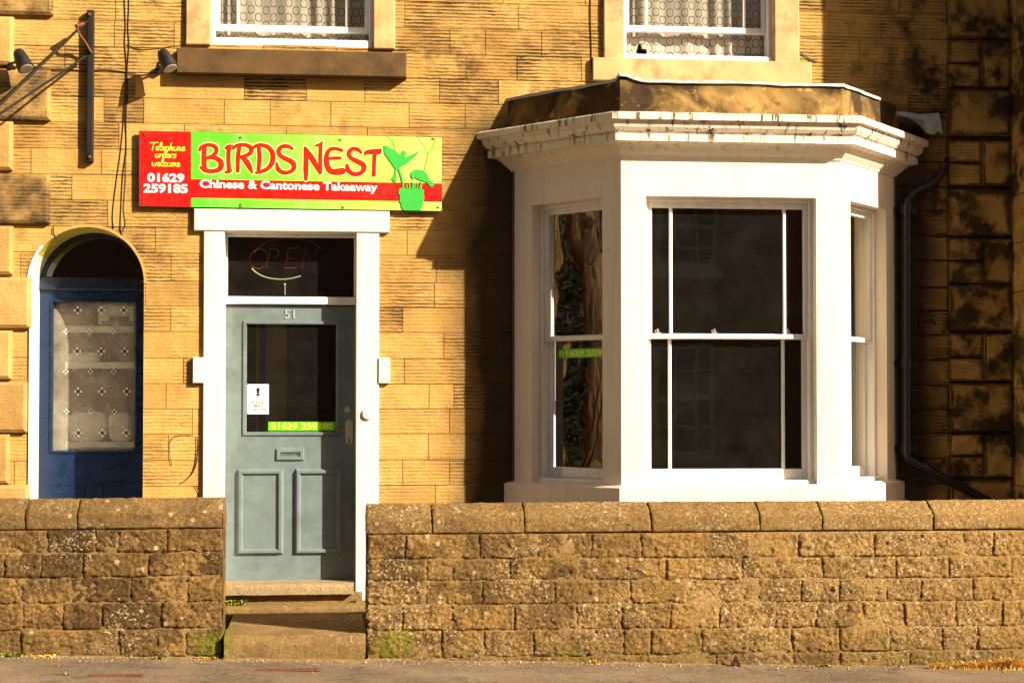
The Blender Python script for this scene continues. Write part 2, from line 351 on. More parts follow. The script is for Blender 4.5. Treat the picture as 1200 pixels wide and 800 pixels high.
def glass_mat(name,refl=1.0,haze=0.0,hc=(.6,.55,.45),rough=0.0,wave=.0,tintc=(.86,.88,.86)):
    m,nt,b,o=nodes(name); nt.nodes.remove(b); m.use_transparent_shadow=True
    tr=N(nt,'BsdfTransparent'); tr.inputs[0].default_value=(*tintc,1)
    gl=N(nt,'BsdfGlossy'); gl.inputs['Roughness'].default_value=rough; gl.inputs[0].default_value=(1,1,1,1)
    ge=N(nt,'NewGeometry'); vm=N(nt,'VectorMath'); vm.operation='DOT_PRODUCT'; nt.links.new(ge.outputs['Incoming'],vm.inputs[0]); nt.links.new(ge.outputs['Normal'],vm.inputs[1])
    sch=mth(nt,'MULTIPLY_ADD',mth(nt,'POWER',mth(nt,'SUBTRACT',1.0,mth(nt,'ABSOLUTE',vm.outputs['Value'])),5.0),.95,.045)   # Schlick, same from both sides
    mx=N(nt,'MixShader'); nt.links.new(mth(nt,'MINIMUM',mth(nt,'MULTIPLY',sch,refl*1.6),1.0),mx.inputs[0])
    if wave:
        nb=bump(nt,nz(nt,2.1,2,.4),wave,.02); nt.links.new(nb,gl.inputs['Normal'])
    base=tr.outputs[0]
    if haze:
        df=N(nt,'BsdfDiffuse'); df.inputs[0].default_value=(*hc,1)
        m2=N(nt,'MixShader'); nt.links.new(mth(nt,'MULTIPLY',rmp(nt,nz(nt,5,6,.7),.3,.75,.4,1.6),haze),m2.inputs[0]); nt.links.new(tr.outputs[0],m2.inputs[1]); nt.links.new(df.outputs[0],m2.inputs[2]); base=m2.outputs[0]
    nt.links.new(base,mx.inputs[1]); nt.links.new(gl.outputs[0],mx.inputs[2]); nt.links.new(mx.outputs[0],o.inputs[0]); return m
M['glass']=glass_mat('window_glass',1.4,.012,wave=.05)
M['wavy_glass']=glass_mat('old_wavy_glass',1.9,.006,wave=.16)
M['clear']=glass_mat('clean_glass',.9,.014)
M['frosted']=glass_mat('obscured_glass',.6,.34,(.66,.58,.45),.15,.5)
def lace_mat(name,base=(.62,.54,.45),dark=(.07,.05,.035),k=1.75):
    m,nt,b,o=nodes(name); X=xyz(nt)
    u=mth(nt,'MULTIPLY',X[0],33*k); v=mth(nt,'MULTIPLY',X[2],33*k)
    d=mth(nt,'ADD',mth(nt,'COSINE',mth(nt,'ADD',u,v)),mth(nt,'COSINE',mth(nt,'SUBTRACT',u,v)))
    d=mth(nt,'ADD',d,mth(nt,'MULTIPLY',mth(nt,'COSINE',mth(nt,'MULTIPLY',u,2.0)),.35))
    line=rmp(nt,mth(nt,'ABSOLUTE',mth(nt,'SUBTRACT',d,.15)),.18,.42,1,0)
    line=mth(nt,'MULTIPLY',line,rmp(nt,nz(nt,30,3),.3,.6,.55,1))
    c=mix(nt,line,base,dark); nt.links.new(c,b.inputs['Base Color']); b.inputs['Roughness'].default_value=.9
    tl=N(nt,'BsdfTranslucent'); nt.links.new(c,tl.inputs[0]); tp=N(nt,'BsdfTransparent')
    m1=N(nt,'MixShader'); m1.inputs[0].default_value=.2; nt.links.new(b.outputs[0],m1.inputs[1]); nt.links.new(tl.outputs[0],m1.inputs[2])
    m2=N(nt,'MixShader'); nt.links.new(mth(nt,'ADD',mth(nt,'MULTIPLY',line,.25),.16),m2.inputs[0]); nt.links.new(m1.outputs[0],m2.inputs[1]); nt.links.new(tp.outputs[0],m2.inputs[2]); nt.links.new(m2.outputs[0],o.inputs[0])
    return m
M['lace']=lace_mat('lace_curtain')
M['net']=plain('beige_net',(.15,.11,.07),.9,var=.25,ns=7,bs=.5,bd=.004)
M['pale_cloth']=plain('pale_cloth',(.72,.66,.55),.9,var=.25,bs=.4)
M['blue_cloth']=plain('pale_blue_print',(.20,.30,.38),.8)
def parapet_mat():
    m,nt,b,o=nodes('blackened_parapet_stone')
    c=mix(nt,rmp(nt,nz(nt,2.2,5,.55,None,.6),.34,.54),(.42,.26,.085),(.055,.034,.017))
    c=mix(nt,rmp(nt,nz(nt,6,7,.6),.55,.68,0,.9),c,(.03,.022,.014))
    c=mix(nt,rmp(nt,nz(nt,14,5,.6),.62,.7,0,.7),c,(.55,.36,.13))
    nt.links.new(c,b.inputs['Base Color']); b.inputs['Roughness'].default_value=.95; b.inputs['Specular IOR Level'].default_value=.1
    nt.links.new(bump(nt,nz(nt,24,6,.65),.8,.008),b.inputs['Normal']); return m
M['parapet']=parapet_mat()
def asphalt_mat():
    m,nt,b,o=nodes('worn_asphalt')
    c=mix(nt,rmp(nt,nz(nt,1.3,7,.65),.38,.64),(.135,.095,.063),(.275,.198,.130))
    c=mix(nt,rmp(nt,nz(nt,38,7,.8),.50,.62,0,.75),c,(.33,.245,.165)); c=mix(nt,rmp(nt,nz(nt,55,6,.75),.54,.64,0,.8),c,(.045,.031,.021))
    c=mix(nt,rmp(nt,nz(nt,3.5,8,.75,tc(nt,(1,2.5,1))),.57,.63,0,.7),c,(.06,.042,.027))
    vo=N(nt,'TexVoronoi'); vo.feature='DISTANCE_TO_EDGE'; vo.inputs['Scale'].default_value=.9; v=N(nt,'VectorMath'); v.operation='ADD'; nw=N(nt,'TexNoise'); nw.inputs['Scale'].default_value=3; nw.inputs['Detail'].default_value=6
    nt.links.new(tc(nt),nw.inputs['Vector']); nt.links.new(nw.outputs['Color'],v.inputs[0]); nt.links.new(tc(nt),v.inputs[1]); nt.links.new(v.outputs[0],vo.inputs['Vector'])
    c=mix(nt,mth(nt,'MULTIPLY',rmp(nt,vo.outputs['Distance'],.012,.004),rmp(nt,nz(nt,1.1,3),.5,.56,0,.8)),c,(.03,.02,.014))
    nt.links.new(c,b.inputs['Base Color']); b.inputs['Roughness'].default_value=.9; b.inputs['Specular IOR Level'].default_value=.25
    nt.links.new(bump(nt,nz(nt,4,4),.4,.02,bump(nt,nz(nt,70,6,.8),1.0,.012)),b.inputs['Normal']); return m
M['asphalt']=asphalt_mat()
M['road']=plain('road_asphalt',(.055,.052,.048),.9,bs=.8,bd=.005,bscale=150)
M['kerb']=plain('kerb_stone',(.24,.20,.15),.85,bs=.6,bd=.004)
M['soil']=plain('yard_flags',(.20,.15,.10),.95,bs=.6,bd=.005)
M['pebble']=plain('crumbled_mortar',(.34,.25,.15),.95,bs=0)
M['weed']=plain('weed_leaf',(.24,.28,.02),.6,var=.3,bs=0)
M['dry']=plain('dry_grass',(.66,.38,.05),.7,var=.3,bs=0)
M['slate']=plain('slate',(.07,.075,.085),.6)
M['leaf']=plain('tree_leaf',(.022,.038,.007),.8,var=.4,ns=1.5,bs=0,spec=.08)
def bark_mat():
    m,nt,b,o=nodes('furrowed_bark'); n_=nz(nt,1,7,.65,tc(nt,(16,16,2.2)),.6); c=mix(nt,rmp(nt,n_,.42,.58),(.035,.02,.01),(.26,.155,.075)); c=mix(nt,rmp(nt,nz(nt,2.5,4),.5,.6,0,.7),c,(.10,.055,.028))
    nt.links.new(c,b.inputs['Base Color']); b.inputs['Roughness'].default_value=.95; nt.links.new(bump(nt,n_,1.0,.05),b.inputs['Normal']); return m
M['bark']=bark_mat()
def brick_mat():
    m,nt,b,o=nodes('red_brick'); bt=N(nt,'TexBrick'); nt.links.new(tc(nt,(1,1,1)),bt.inputs['Vector'])
    mp=nt.nodes[-1]; c=N(nt,'TexCoord'); s=N(nt,'SeparateXYZ'); cb=N(nt,'CombineXYZ'); nt.links.new(c.outputs['Object'],s.inputs[0]); nt.links.new(s.outputs[0],cb.inputs[0]); nt.links.new(s.outputs[2],cb.inputs[1]); nt.links.new(cb.outputs[0],bt.inputs['Vector'])
    bt.inputs['Color1'].default_value=(.26,.085,.045,1); bt.inputs['Color2'].default_value=(.19,.06,.035,1); bt.inputs['Mortar'].default_value=(.25,.2,.15,1)
    bt.inputs['Scale'].default_value=1; bt.inputs['Mortar Size'].default_value=.008; bt.inputs['Brick Width'].default_value=.23; bt.inputs['Row Height'].default_value=.076
    nt.links.new(bt.outputs[0],b.inputs['Base Color']); b.inputs['Roughness'].default_value=.9; return m
M['brick']=brick_mat()

# ------------------------------------------------------------------ ground
def gz(x): 
    x=max(-14,min(14,x)); return .030-.0270*x
def sheet(name,x0,x1,y0,y1,dz,mt,nx=60):
    mb=MB(); xs=sorted(set([x0,x1,-14,14]+[x0+(x1-x0)*i/nx for i in range(nx+1)])); xs=[x for x in xs if x0<=x<=x1]
    for a,b_ in zip(xs,xs[1:]): mb.face([(a,y0,gz(a)+dz),(b_,y0,gz(b_)+dz),(b_,y1,gz(b_)+dz),(a,y1,gz(a)+dz)])
    return tag(mb.build(name,mt,fix=False),kind='structure')
sheet('ground',-900,900,-900,900,-.16,M['soil'])
sheet('road',-400,400,-9.6,-3.55,-.125,M['road'])
sheet('pavement',-60,60,-3.4,-1.40,0,M['asphalt'])
sheet('far_pavement',-60,60,-14.99,-9.75,0,M['asphalt'])
for nm,ya,yb in (('kerb',-3.55,-3.4),('kerb',-9.75,-9.6)):
    mb=MB(); x=-40.0
    while x<40:
        g=.006; p=[(x,ya,gz(x)-.16),(x+.9-g,ya,gz(x+.9)-.16),(x+.9-g,yb,gz(x+.9)-.16),(x,yb,gz(x)-.16)]
        mb.prism(p,(0,0,.162)); x+=.9
    tag(mb.build(nm,M['kerb']),kind='structure')
mb=MB(); mb.box((-9,-1.2,-.2),(5.0,.6,.10)); yard=tag(mb.build('yard_paving',M['soil']),kind='structure')

# ------------------------------------------------------------------ house
house=empty('stone_house',(1,0,0),'tooled sandstone terraced shop front with a white canted bay window and two doors','house')
def H(o): return child(o,house)
rng=random.Random(7)
def sub(rects,h):
    out=[]
    for (x0,z0,x1,z1) in rects:
        a0,b0,a1,b1=h
        if a1<=x0 or a0>=x1 or b1<=z0 or b0>=z1: out.append((x0,z0,x1,z1)); continue
        if z0<b0: out.append((x0,z0,x1,b0))
        if z1>b1: out.append((x0,b1,x1,z1))
        zz0,zz1=max(z0,b0),min(z1,b1)
        if x0<a0: out.append((x0,zz0,a0,zz1))
        if x1>a1: out.append((a1,zz0,x1,zz1))
    return out
XN=PX(1187)
# openings (x0,z0,x1,z1)
DX0,DX1=PX(262.5,-.03),PX(417,-.03); DZ0=.10; DZ1=PZ(340,271.5,-.03)
AX0,AX1=PX(34.5),PX(168.5); AXC=(AX0+AX1)/2; AR=(AX1-AX0)/2; AZT=PZ(103,266); AZS=AZT-AR
W1=(PX(244.5),PZ(340,53),PX(437),PZ(340,53)+1.65)
W2=(PX(731),PZ(820,72),PX(908),PZ(820,72)+1.65)
BAY=[(1.293,0.0),(1.962,-.78),(3.507,-.78),(4.161,0.0)]
BAYH=(1.36,.2,4.09,3.75)
holes=[(DX0,0,DX1,DZ1),(AX0,0,AX1,AZS),W1,W2,BAYH]
arch=(AXC,AZS,AR)
def wall_pieces(rect,Yf,mb,gap=.0026,depth=.02,halo=None):
    x0,z0,x1,z1=rect
    rs=[(x0+gap,z0+gap,x1-gap,z1-gap)]
    for h in holes: rs=sub(rs,h)
    xc,zc,r=arch
    fin=[]
    for q in rs:
        if q[2]<=xc-r or q[0]>=xc+r or q[3]<=zc or q[1]>=zc+r: fin.append(q); continue
        for w in sub([q],(xc-r,zc,xc+r,zc+r)): fin.append(w)
        a,b_=max(q[0],xc-r),min(q[2],xc+r); lo,hi=max(q[1],zc),min(q[3],zc+r)
        n=max(1,int((b_-a)/.012))
        for k in range(n):
            u0=a+(b_-a)*k/n; u1=a+(b_-a)*(k+1)/n
            za=zc+math.sqrt(max(0,r*r-(u0-xc)**2)); zb=zc+math.sqrt(max(0,r*r-(u1-xc)**2))
            if za>=hi and zb>=hi: continue
            za=min(max(za,lo),hi); zb=min(max(zb,lo),hi)
            mb.face([(u0,Yf,za),(u1,Yf,zb),(u1,Yf,hi),(u0,Yf,hi)])
    for q in fin:
        if q[2]-q[0]<.002 or q[3]-q[1]<.002: continue
        if halo is None:
            i0=len(mb.v); mb.face([(q[0],Yf,q[1]),(q[2],Yf,q[1]),(q[2],Yf,q[3]),(q[0],Yf,q[3])])
            for k_ in range(4):     # grime differs from corner to corner of a stone
                cx_,cy_,_z=mb.v[i0+k_]; f_=.75+.95*noise.noise(Vector((cx_*2.3,_z*3.1,5))); c_=mb.c[i0+k_]; mb.c[i0+k_]=(c_[0],min(1,c_[1]*(.8+.5*f_)),max(0,c_[2]*f_))
        else:       # grime creeps in from the joints: stored per vertex, ragged inner outline
            w_,h_=q[2]-q[0],q[3]-q[1]; rr=mb.rnd; g_=lambda k,m_: min(w_,h_)*(.09+.26*abs(noise.noise(Vector((q[0]*7+k*3.1,q[1]*7,m_)))))
            nn=[(q[0],q[1]),(q[0]+w_/3,q[1]),(q[2]-w_/3,q[1]),(q[2],q[1]),(q[2],q[1]+h_/2),(q[2],q[3]),(q[2]-w_/3,q[3]),(q[0]+w_/3,q[3]),(q[0],q[3]),(q[0],q[1]+h_/2)]
            ins=[]
            for k_,(a_,b_) in enumerate(nn):
                dx_=g_(k_,1)*(1 if a_<q[0]+w_*.4-1e-9 and abs(a_-q[0])<1e-9 else (-1 if abs(a_-q[2])<1e-9 else 0)); dz_=g_(k_,2)*(1 if abs(b_-q[1])<1e-9 else (-1 if abs(b_-q[3])<1e-9 else 0))
                ins.append((a_+dx_,b_+dz_))
            for k_ in range(10):
                l_=(k_+1)%10; i0=len(mb.v); yo_=Yf+.006; mb.face([(nn[k_][0],yo_,nn[k_][1]),(nn[l_][0],yo_,nn[l_][1]),(ins[l_][0],Yf,ins[l_][1]),(ins[k_][0],Yf,ins[k_][1])])
                e_=(rr[0],rr[1]*.5,halo); mb.c[i0]=e_; mb.c[i0+1]=e_
            mb.face([(a_,Yf,b_) for a_,b_ in ins])
        if depth and abs(q[1]-z0-gap)<1e-6: mb.face([(q[0],Yf,q[1]),(q[2],Yf,q[1]),(q[2],Yf+depth,q[1]),(q[0],Yf+depth,q[1])])
        if depth and abs(q[3]-z1+gap)<1e-6: mb.face([(q[0],Yf,q[3]),(q[2],Yf,q[3]),(q[2],Yf+depth,q[3]),(q[0],Yf+depth,q[3])])
        if depth and abs(q[0]-x0-gap)<1e-6: mb.face([(q[0],Yf,q[1]),(q[0],Yf,q[3]),(q[0],Yf+depth,q[3]),(q[0],Yf+depth,q[1])])
        if depth and abs(q[2]-x1+gap)<1e-6: mb.face([(q[2],Yf,q[1]),(q[2],Yf,q[3]),(q[2],Yf+depth,q[3]),(q[2],Yf+depth,q[1])])
rowpx=[3,34,64,93,122,151,181,211,240,270,300,332,361,390,420,450,479,508,538,568]
zl=[PZ(540,y) for y in rowpx]
step=(zl[0]-zl[-1])/(len(zl)-1)
while zl[-1]>-.3: zl.append(zl[-1]-step)
top=[]; z=zl[0]
while z<6.6: z+=step; top.insert(0,z)
zl=top+zl
known={3:[608,1034],34:[132,527,569,635,1009],64:[546,606,1026,1082],93:[285,358,427,515,584,1066],122:[120,167,261.6,315.6,387,479,545],151:[138,430,560],
 270:[477],300:[511,200],332:[565,170],361:[472,546,200],390:[520],420:[474,215],450:[503,532,195],479:[527],508:[502,198],538:[527]}
kz={PZ(540,k):[PX(v) for v in vv] for k,vv in known.items()}
XQ=PX(1112)
mb=MB()
for zt,zb in zip(zl,zl[1:]):
    kn=[]
    for k,v in kz.items():
        if abs(k-zt)<.01: kn=sorted(v)
    xs=[-7.0]
    while xs[-1]<XQ-.2: 
        nx=xs[-1]+rng.uniform(.38,.82)
        near=[k for k in kn if xs[-1]+.12<k<xs[-1]+.95]
        if near: nx=near[0]
        elif any(abs(nx-k)<.28 for k in kn): nx=[k for k in kn if abs(nx-k)<.28][0]-.4
        if nx<=xs[-1]+.1: nx=xs[-1]+.4
        xs.append(min(nx,XQ))
    xs[-1]=XQ
    for a,b_ in zip(xs,xs[1:]):
        dark=rng.random(); xm=(a+b_)/2; zm=(zt+zb)/2
        s=1.0 if rng.random()<.24 else rng.random()*.5
        tl=rng.choice([1,.9,.7,.5,.25])
        if xm<1.0 and zm<2.2: s*=.2; tl*=.6
        if zm>3.45 and (xm>.2 or zm>3.95 or xm<-1.3): s=min(1.2,s*1.5+.12); tl=max(tl,.65)
        if -1.2<xm<.5 and 3.35<zm<3.85: tl=.3; s*=.2
        mb.rnd=(dark,tl,s)
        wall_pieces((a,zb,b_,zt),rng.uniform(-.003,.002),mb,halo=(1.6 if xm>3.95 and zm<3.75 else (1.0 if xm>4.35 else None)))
# quoin stones at the right end (two courses each)
qy=[(-75,-14,1),(-14,47,1),(47,104,0),(104,160,1),(165,218,0),(222,277,1),(279,333,0),(333,388,1),(390,447,0),(448,506,1),(508,560,0),(560,615,1)]
for y0,y1,wide in qy:
    zt,zb=PZ(1150,y0),PZ(1150,y1); xl=XQ if wide else PX(1152)
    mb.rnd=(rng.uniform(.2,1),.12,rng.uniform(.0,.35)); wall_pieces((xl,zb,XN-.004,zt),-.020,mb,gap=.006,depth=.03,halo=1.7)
    if not wide:
        zm=(zt+zb)/2
        for a,b_ in ((zb,zm),(zm,zt)):
            mb.rnd=(rng.random(),.5,rng.uniform(.2,.6)); wall_pieces((XQ,a,xl,b_),-.014,mb,gap=.006,depth=.03,halo=1.8)
mb.rnd=(.6,.3,.6); wall_pieces((XQ,PZ(1150,-75),XN+.3,6.6),0,mb)
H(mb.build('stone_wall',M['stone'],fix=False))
# joints behind the stones
mb=MB(); wall_pieces((-7,-.3,XN+.3,6.65),.0055,mb,gap=0,depth=0)
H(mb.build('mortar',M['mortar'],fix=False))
# rusticated quoins, left
mb=MB(); prev=None
ql=[(-45,19,60,1),(21,78,14,0),(82,142,58,1),(143,201,14,0),(204,263,58,1),(265,323,15,0),(325,385,36,1),(387,445,15,0),(447,507,33,1),(508,567,13,0),(567,628,36,1)]
for y0,y1,xr,wide in ql:
    zt,zb=PZ(30,y0)-.004,PZ(30,y1)+.004; x1=PX(xr); x0=x1-(.80 if wide else .50)
    x0=-2.86 if wide else -2.72; c=.022; yf=-.05
    mb.rnd=(rng.uniform(.0,.7),.35,1 if wide and y0<250 else .25)
    A=[(x0,.01,zb),(x1,.01,zb),(x1,.01,zt),(x0,.01,zt)]; B=[(x0,yf+c*.7,zb),(x1,yf+c*.7,zb),(x1,yf+c*.7,zt),(x0,yf+c*.7,zt)]
    D=[(x0+c,yf,zb+c),(x1-c,yf,zb+c),(x1-c,yf,zt-c),(x0+c,yf,zt-c)]
    mb.face(D)
    for k in range(4): l=(k+1)%4; mb.face([B[k],B[l],D[l],D[k]]); mb.face([A[k],A[l],B[l],B[k]])
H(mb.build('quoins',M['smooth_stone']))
# side wall mass + roof (above the picture)
mb=MB(); mb.box((-7.0,4.6,-.3),(XN-.02,4.9,6.6)); mb.box((-7.02,.02,-.3),(-6.8,4.9,6.6)); H(mb.build('rear_walls',M['stone']))
mb=MB(); mb.prism([(-7.2,-.35,6.6),(-7.2,5.2,6.6),(-7.2,2.4,8.6)],(XN+7.2,0,0)); H(mb.build('roof',M['slate']))

# ---- rooms behind the openings
def room(x0,x1,z0,z1,y0,y1,mt,name='room_lining'):
    mb=MB(); mb.face([(x0,y1,z0),(x1,y1,z0),(x1,y1,z1),(x0,y1,z1)]); mb.face([(x0,y0,z0),(x0,y1,z0),(x0,y1,z1),(x0,y0,z1)])
    mb.face([(x1,y0,z0),(x1,y1,z0),(x1,y1,z1),(x1,y0,z1)]); mb.face([(x0,y0,z0),(x1,y0,z0),(x1,y1,z0),(x0,y1,z0)]); mb.face([(x0,y0,z1),(x1,y0,z1),(x1,y1,z1),(x0,y1,z1)])
    return H(mb.build(name,mt,fix=False))
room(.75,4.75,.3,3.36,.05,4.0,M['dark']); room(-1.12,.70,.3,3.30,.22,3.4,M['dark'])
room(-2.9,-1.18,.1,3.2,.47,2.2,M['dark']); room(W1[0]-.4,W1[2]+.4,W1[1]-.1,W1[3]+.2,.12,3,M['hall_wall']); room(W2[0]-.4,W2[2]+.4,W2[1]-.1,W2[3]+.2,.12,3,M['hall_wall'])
mb=MB(); mb.box((PX(311,1.2),1.2,.4),(PX(336,1.2),1.28,2.4)); mb.box((PX(301,1.25),1.19,.4),(PX(303.5,1.25),1.28,2.4)); H(mb.build('hall_partition',M['hall_wall']))

# ---- sash window builder, local frame: x along, y inward, z up
def sash_window(name,x0,x1,z0,z1,mat_T,bars=True,fw=.035,meet=.5,openg=0.0,glass='glass',sill=True,label=None,lb=.13):
    """T maps local to world"""
    def fin(o,par):
        o.matrix_world=mat_T; 
        return o
    mb=MB(); d0,d1=0.0,.12
    mb.cbox((x0,d0,z0),(x0+fw,d1,z1)); mb.cbox((x1-fw,d0,z0),(x1,d1,z1)); mb.cbox((x0+fw,d0+.001,z1-fw),(x1-fw,d1,z1)); 
    if sill: mb.cbox((x0-.0,d0-.045,z0-.015),(x1,d1,z0+.045),.008)
    fr=mb.build(name,M['gloss_white']); fr.matrix_world=mat_T; H(fr)
    if label: fr['label']=label
    zm=z0+(z1-z0)*meet; bw=.022; sw=.032
    a,b_=x0+fw,x1-fw
    def sash(nm,zb,zt,y,botw,topw):
        m=MB(); m.cbox((a,y,zb),(a+sw,y+.04,zt)); m.cbox((b_-sw,y,zb),(b_,y+.04,zt))
        m.cbox((a+sw,y+.001,zt-topw),(b_-sw,y+.04,zt)); m.cbox((a+sw,y+.001,zb),(b_-sw,y+.04,zb+botw),.006)
        if bars:
            for xb in (a+sw+lb,b_-sw-lb): m.cbox((xb-bw/2,y+.008,zb+botw),(xb+bw/2,y+.035,zt-topw),.005)
        o=m.build(nm,M['gloss_white']); o.parent=fr
        g=MB(); g.face([(a+sw-.004,y+.02,zb+botw-.004),(b_-sw+.004,y+.02,zb+botw-.004),(b_-sw+.004,y+.02,zt-topw+.004),(a+sw-.004,y+.02,zt-topw+.004)])
        p=g.build('pane',M[glass],fix=False); p.parent=fr
    zb=z0+.045
    if openg==0:
        sash('lower_sash',zb,zm+.02,.065,.075,.03)
    else:
        sash('lower_sash',zb+openg,zm+.02+openg,.065,.045,.03)
    sash('upper_sash',zm-.02,z1-fw,.02,.035,.04)
    return fr
def Tm(x,y,z,rz=0): return Matrix.Translation((x,y,z))@Matrix.Rotation(rz,4,'Z')

# ---- upper windows
def upper(W,jl,jr,surr_mat,ypx):
    mb=MB()
    mb.cbox((PX(jl[0]),-.035,W[1]-.02),(PX(jl[1]),.14,W[3]),.008); mb.cbox((PX(jr[0]),-.035,W[1]-.02),(PX(jr[1]),.14,W[3]),.008)
    mb.cbox((PX(jl[0])-.06,-.045,W[3]),(PX(jr[1])+.06,.14,W[3]+.25),.008)
    H(mb.build('window_surround',surr_mat))
upper(W1,(216,245.5),(436.5,462),M['buff'],57); upper(W2,(707,731.5),(907.5,937),M['buff'],70)
w1=sash_window('sash_window',W1[0],W1[2],W1[1],W1[3],Tm(0,.045,0),openg=.075,meet=.5,sill=True,fw=.03)
w2=sash_window('sash_window',W2[0],W2[2],W2[1],W2[3],Tm(0,.045,0),openg=.19,meet=.5,sill=True,fw=.03)
mb=MB(); zt=PZ(340,59,-.09); zb=PZ(340,88.5,-.09)
mb.cbox((PX(205,-.1),-.10,zb),(PX(476,-.1),.05,zt),.007); H(mb.build('window_sill',M['brown_stone']))['label']='dark brown stone sill'
mb=MB(); mb.cbox((PX(694),-.045,PZ(820,98)),(PX(951),.06,PZ(820,71.5)),.006); H(mb.build('window_sill',M['buff']))['label']='buff stone sill behind the bay parapet'
# lace curtains
def lace(W,seed,label,fold=False):
    rg=random.Random(seed); x0,x1=W[0]+.02,W[2]-.02; z0,z1=W[1]+.0,W[3]-.03; ph=rg.random()*6
    def fn(u,v):
        x=x0+(x1-x0)*u; amp=.010*(.5+.5*sin(u*9+ph)) + .004
        y=.200+amp*sin(u*62+ph+sin(v*3)*.7)+.012*sin(u*23+v*2)
        zz=z0+(z1-z0)*v
        return (x,y,zz)
    mb=MB(); mb.grid(fn,160,40)
    if fold:
        # bottom left corner lifted: drop the faces inside a small ragged triangle and add a turned-back flap
        keep=[];
        A=(PX(744,.2),PZ(744,71,.2)); B=(PX(767,.2),PZ(767,71,.2)); C=(PX(749,.2),PZ(749,51,.2))
        def inside(x,z):
            def s(p,q): return (x-q[0])*(p[1]-q[1])-(p[0]-q[0])*(z-q[1])
            a,b_,c=s(A,B),s(B,C),s(C,A); return not ((a<0 or b_<0 or c<0) and (a>0 or b_>0 or c>0))
        fs=[];ms=[]
        for f,m in zip(mb.f,mb.m):
            cx=sum(mb.v[k][0] for k in f)/4; cz=sum(mb.v[k][2] for k in f)/4
            if not inside(cx,cz): fs.append(f); ms.append(m)
        mb.f=fs; mb.m=ms
        mb.face([(C[0]-.01,.20,C[1]+.01),(C[0]+.02,.18,C[1]+.02),(B[0]+.09,.195,B[1]+.02),(B[0]+.01,.20,B[1]+.0)])
        mb.face([(C[0],.20,C[1]),(A[0],.21,A[1]-.01),(A[0]-.07,.2,A[1]+.01),(C[0]-.03,.19,C[1]-.03)])
    o=mb.build('lace_curtain',M['lace'],smooth=True,fix=False); return tag(o,label,'curtain')
lace(W1,3,'cream lace curtain in the upper window above the shop sign')
lace(W2,8,'cream lace curtain with a lifted torn corner in the upper window above the bay',True)

# ---- door surround (white painted stone)
mb=MB(); yb=.17; YS=-.03
mb.cbox((PX(226.5,YS),YS-.012,DZ1),(PX(456,YS),yb,PZ(340,246,YS)),.006)
mb.cbox((PX(238,YS),YS,DZ0),(DX0,yb,DZ1),.006); mb.cbox((DX1,YS,DZ0+.14),(PX(444,YS),yb,DZ1),.006)
for xa,xb in ((226,239),(443.5,457)): mb.cbox((PX(xa,YS),YS-.012,PZ(340,449,YS)),(PX(xb,YS),.03,PZ(340,419,YS)),.005)
H(mb.build('door_surround',M['surround']))
# ---- shop door
YD=.165; dx0,dx1=PX(265,YD),PX(415.5,YD); dz0,dz1=PZ(340,680,YD),PZ(340,358.5,YD)
gx0,gx1=PX(288,YD),PX(395,YD); gz0,gz1=PZ(340,507,YD),PZ(340,379,YD)
def frame_rect(mb,x0,x1,z0,z1,w,y0,y1,c=.006):
    # bevelled picture-frame moulding
    O=[(x0,z0),(x1,z0),(x1,z1),(x0,z1)]; I=[(x0+w,z0+w),(x1-w,z0+w),(x1-w,z1-w),(x0+w,z1-w)]
    Om=[(x0+c,z0+c),(x1-c,z0+c),(x1-c,z1-c),(x0+c,z1-c)]; Im=[(x0+w-c,z0+w-c),(x1-w+c,z0+w-c),(x1-w+c,z1-w+c),(x0+w-c,z1-w+c)]
    for k in range(4):
        l=(k+1)%4
        mb.face([(O[k][0],y1,O[k][1]),(O[l][0],y1,O[l][1]),(Om[l][0],y0,Om[l][1]),(Om[k][0],y0,Om[k][1])])
        mb.face([(Om[k][0],y0,Om[k][1]),(Om[l][0],y0,Om[l][1]),(Im[l][0],y0,Im[l][1]),(Im[k][0],y0,Im[k][1])])
        mb.face([(Im[k][0],y0,Im[k][1]),(Im[l][0],y0,Im[l][1]),(I[l][0],y1,I[l][1]),(I[k][0],y1,I[k][1])])
mb=MB()
mb.box((dx0,YD,gz1),(dx1,YD+.045,dz1)); mb.box((dx0,YD,dz0),(dx1,YD+.045,gz0)); mb.box((dx0,YD,gz0),(gx0,YD+.045,gz1)); mb.box((gx1,YD,gz0),(dx1,YD+.045,gz1))
frame_rect(mb,gx0-.022,gx1+.022,gz0-.022,gz1+.022,.030,YD-.012,YD+.01)
door=H(mb.build('shop_door',M['grey_door'])); door['label']='grey green half glazed shop door numbered 51'
def D(o): return child(o,door)
for xa,xb in ((279,333),(346.5,402)):
    mb=MB(); x0,x1,z0,z1=PX(xa,YD),PX(xb,YD),PZ(340,649,YD),PZ(340,549,YD)
    frame_rect(mb,x0,x1,z0,z1,.045,YD-.028,YD-.0005,.014); mb.box((x0+.04,YD-.008,z0+.04),(x1-.04,YD+.01,z1-.04)); D(mb.build('door_panel',M['grey_door']))
mb=MB(); mb.face([(gx0-.005,YD+.02,gz0-.005),(gx1+.005,YD+.02,gz0-.005),(gx1+.005,YD+.02,gz1+.005),(gx0-.005,YD+.02,gz1+.005)]); D(mb.build('pane',M['clear'],fix=False))
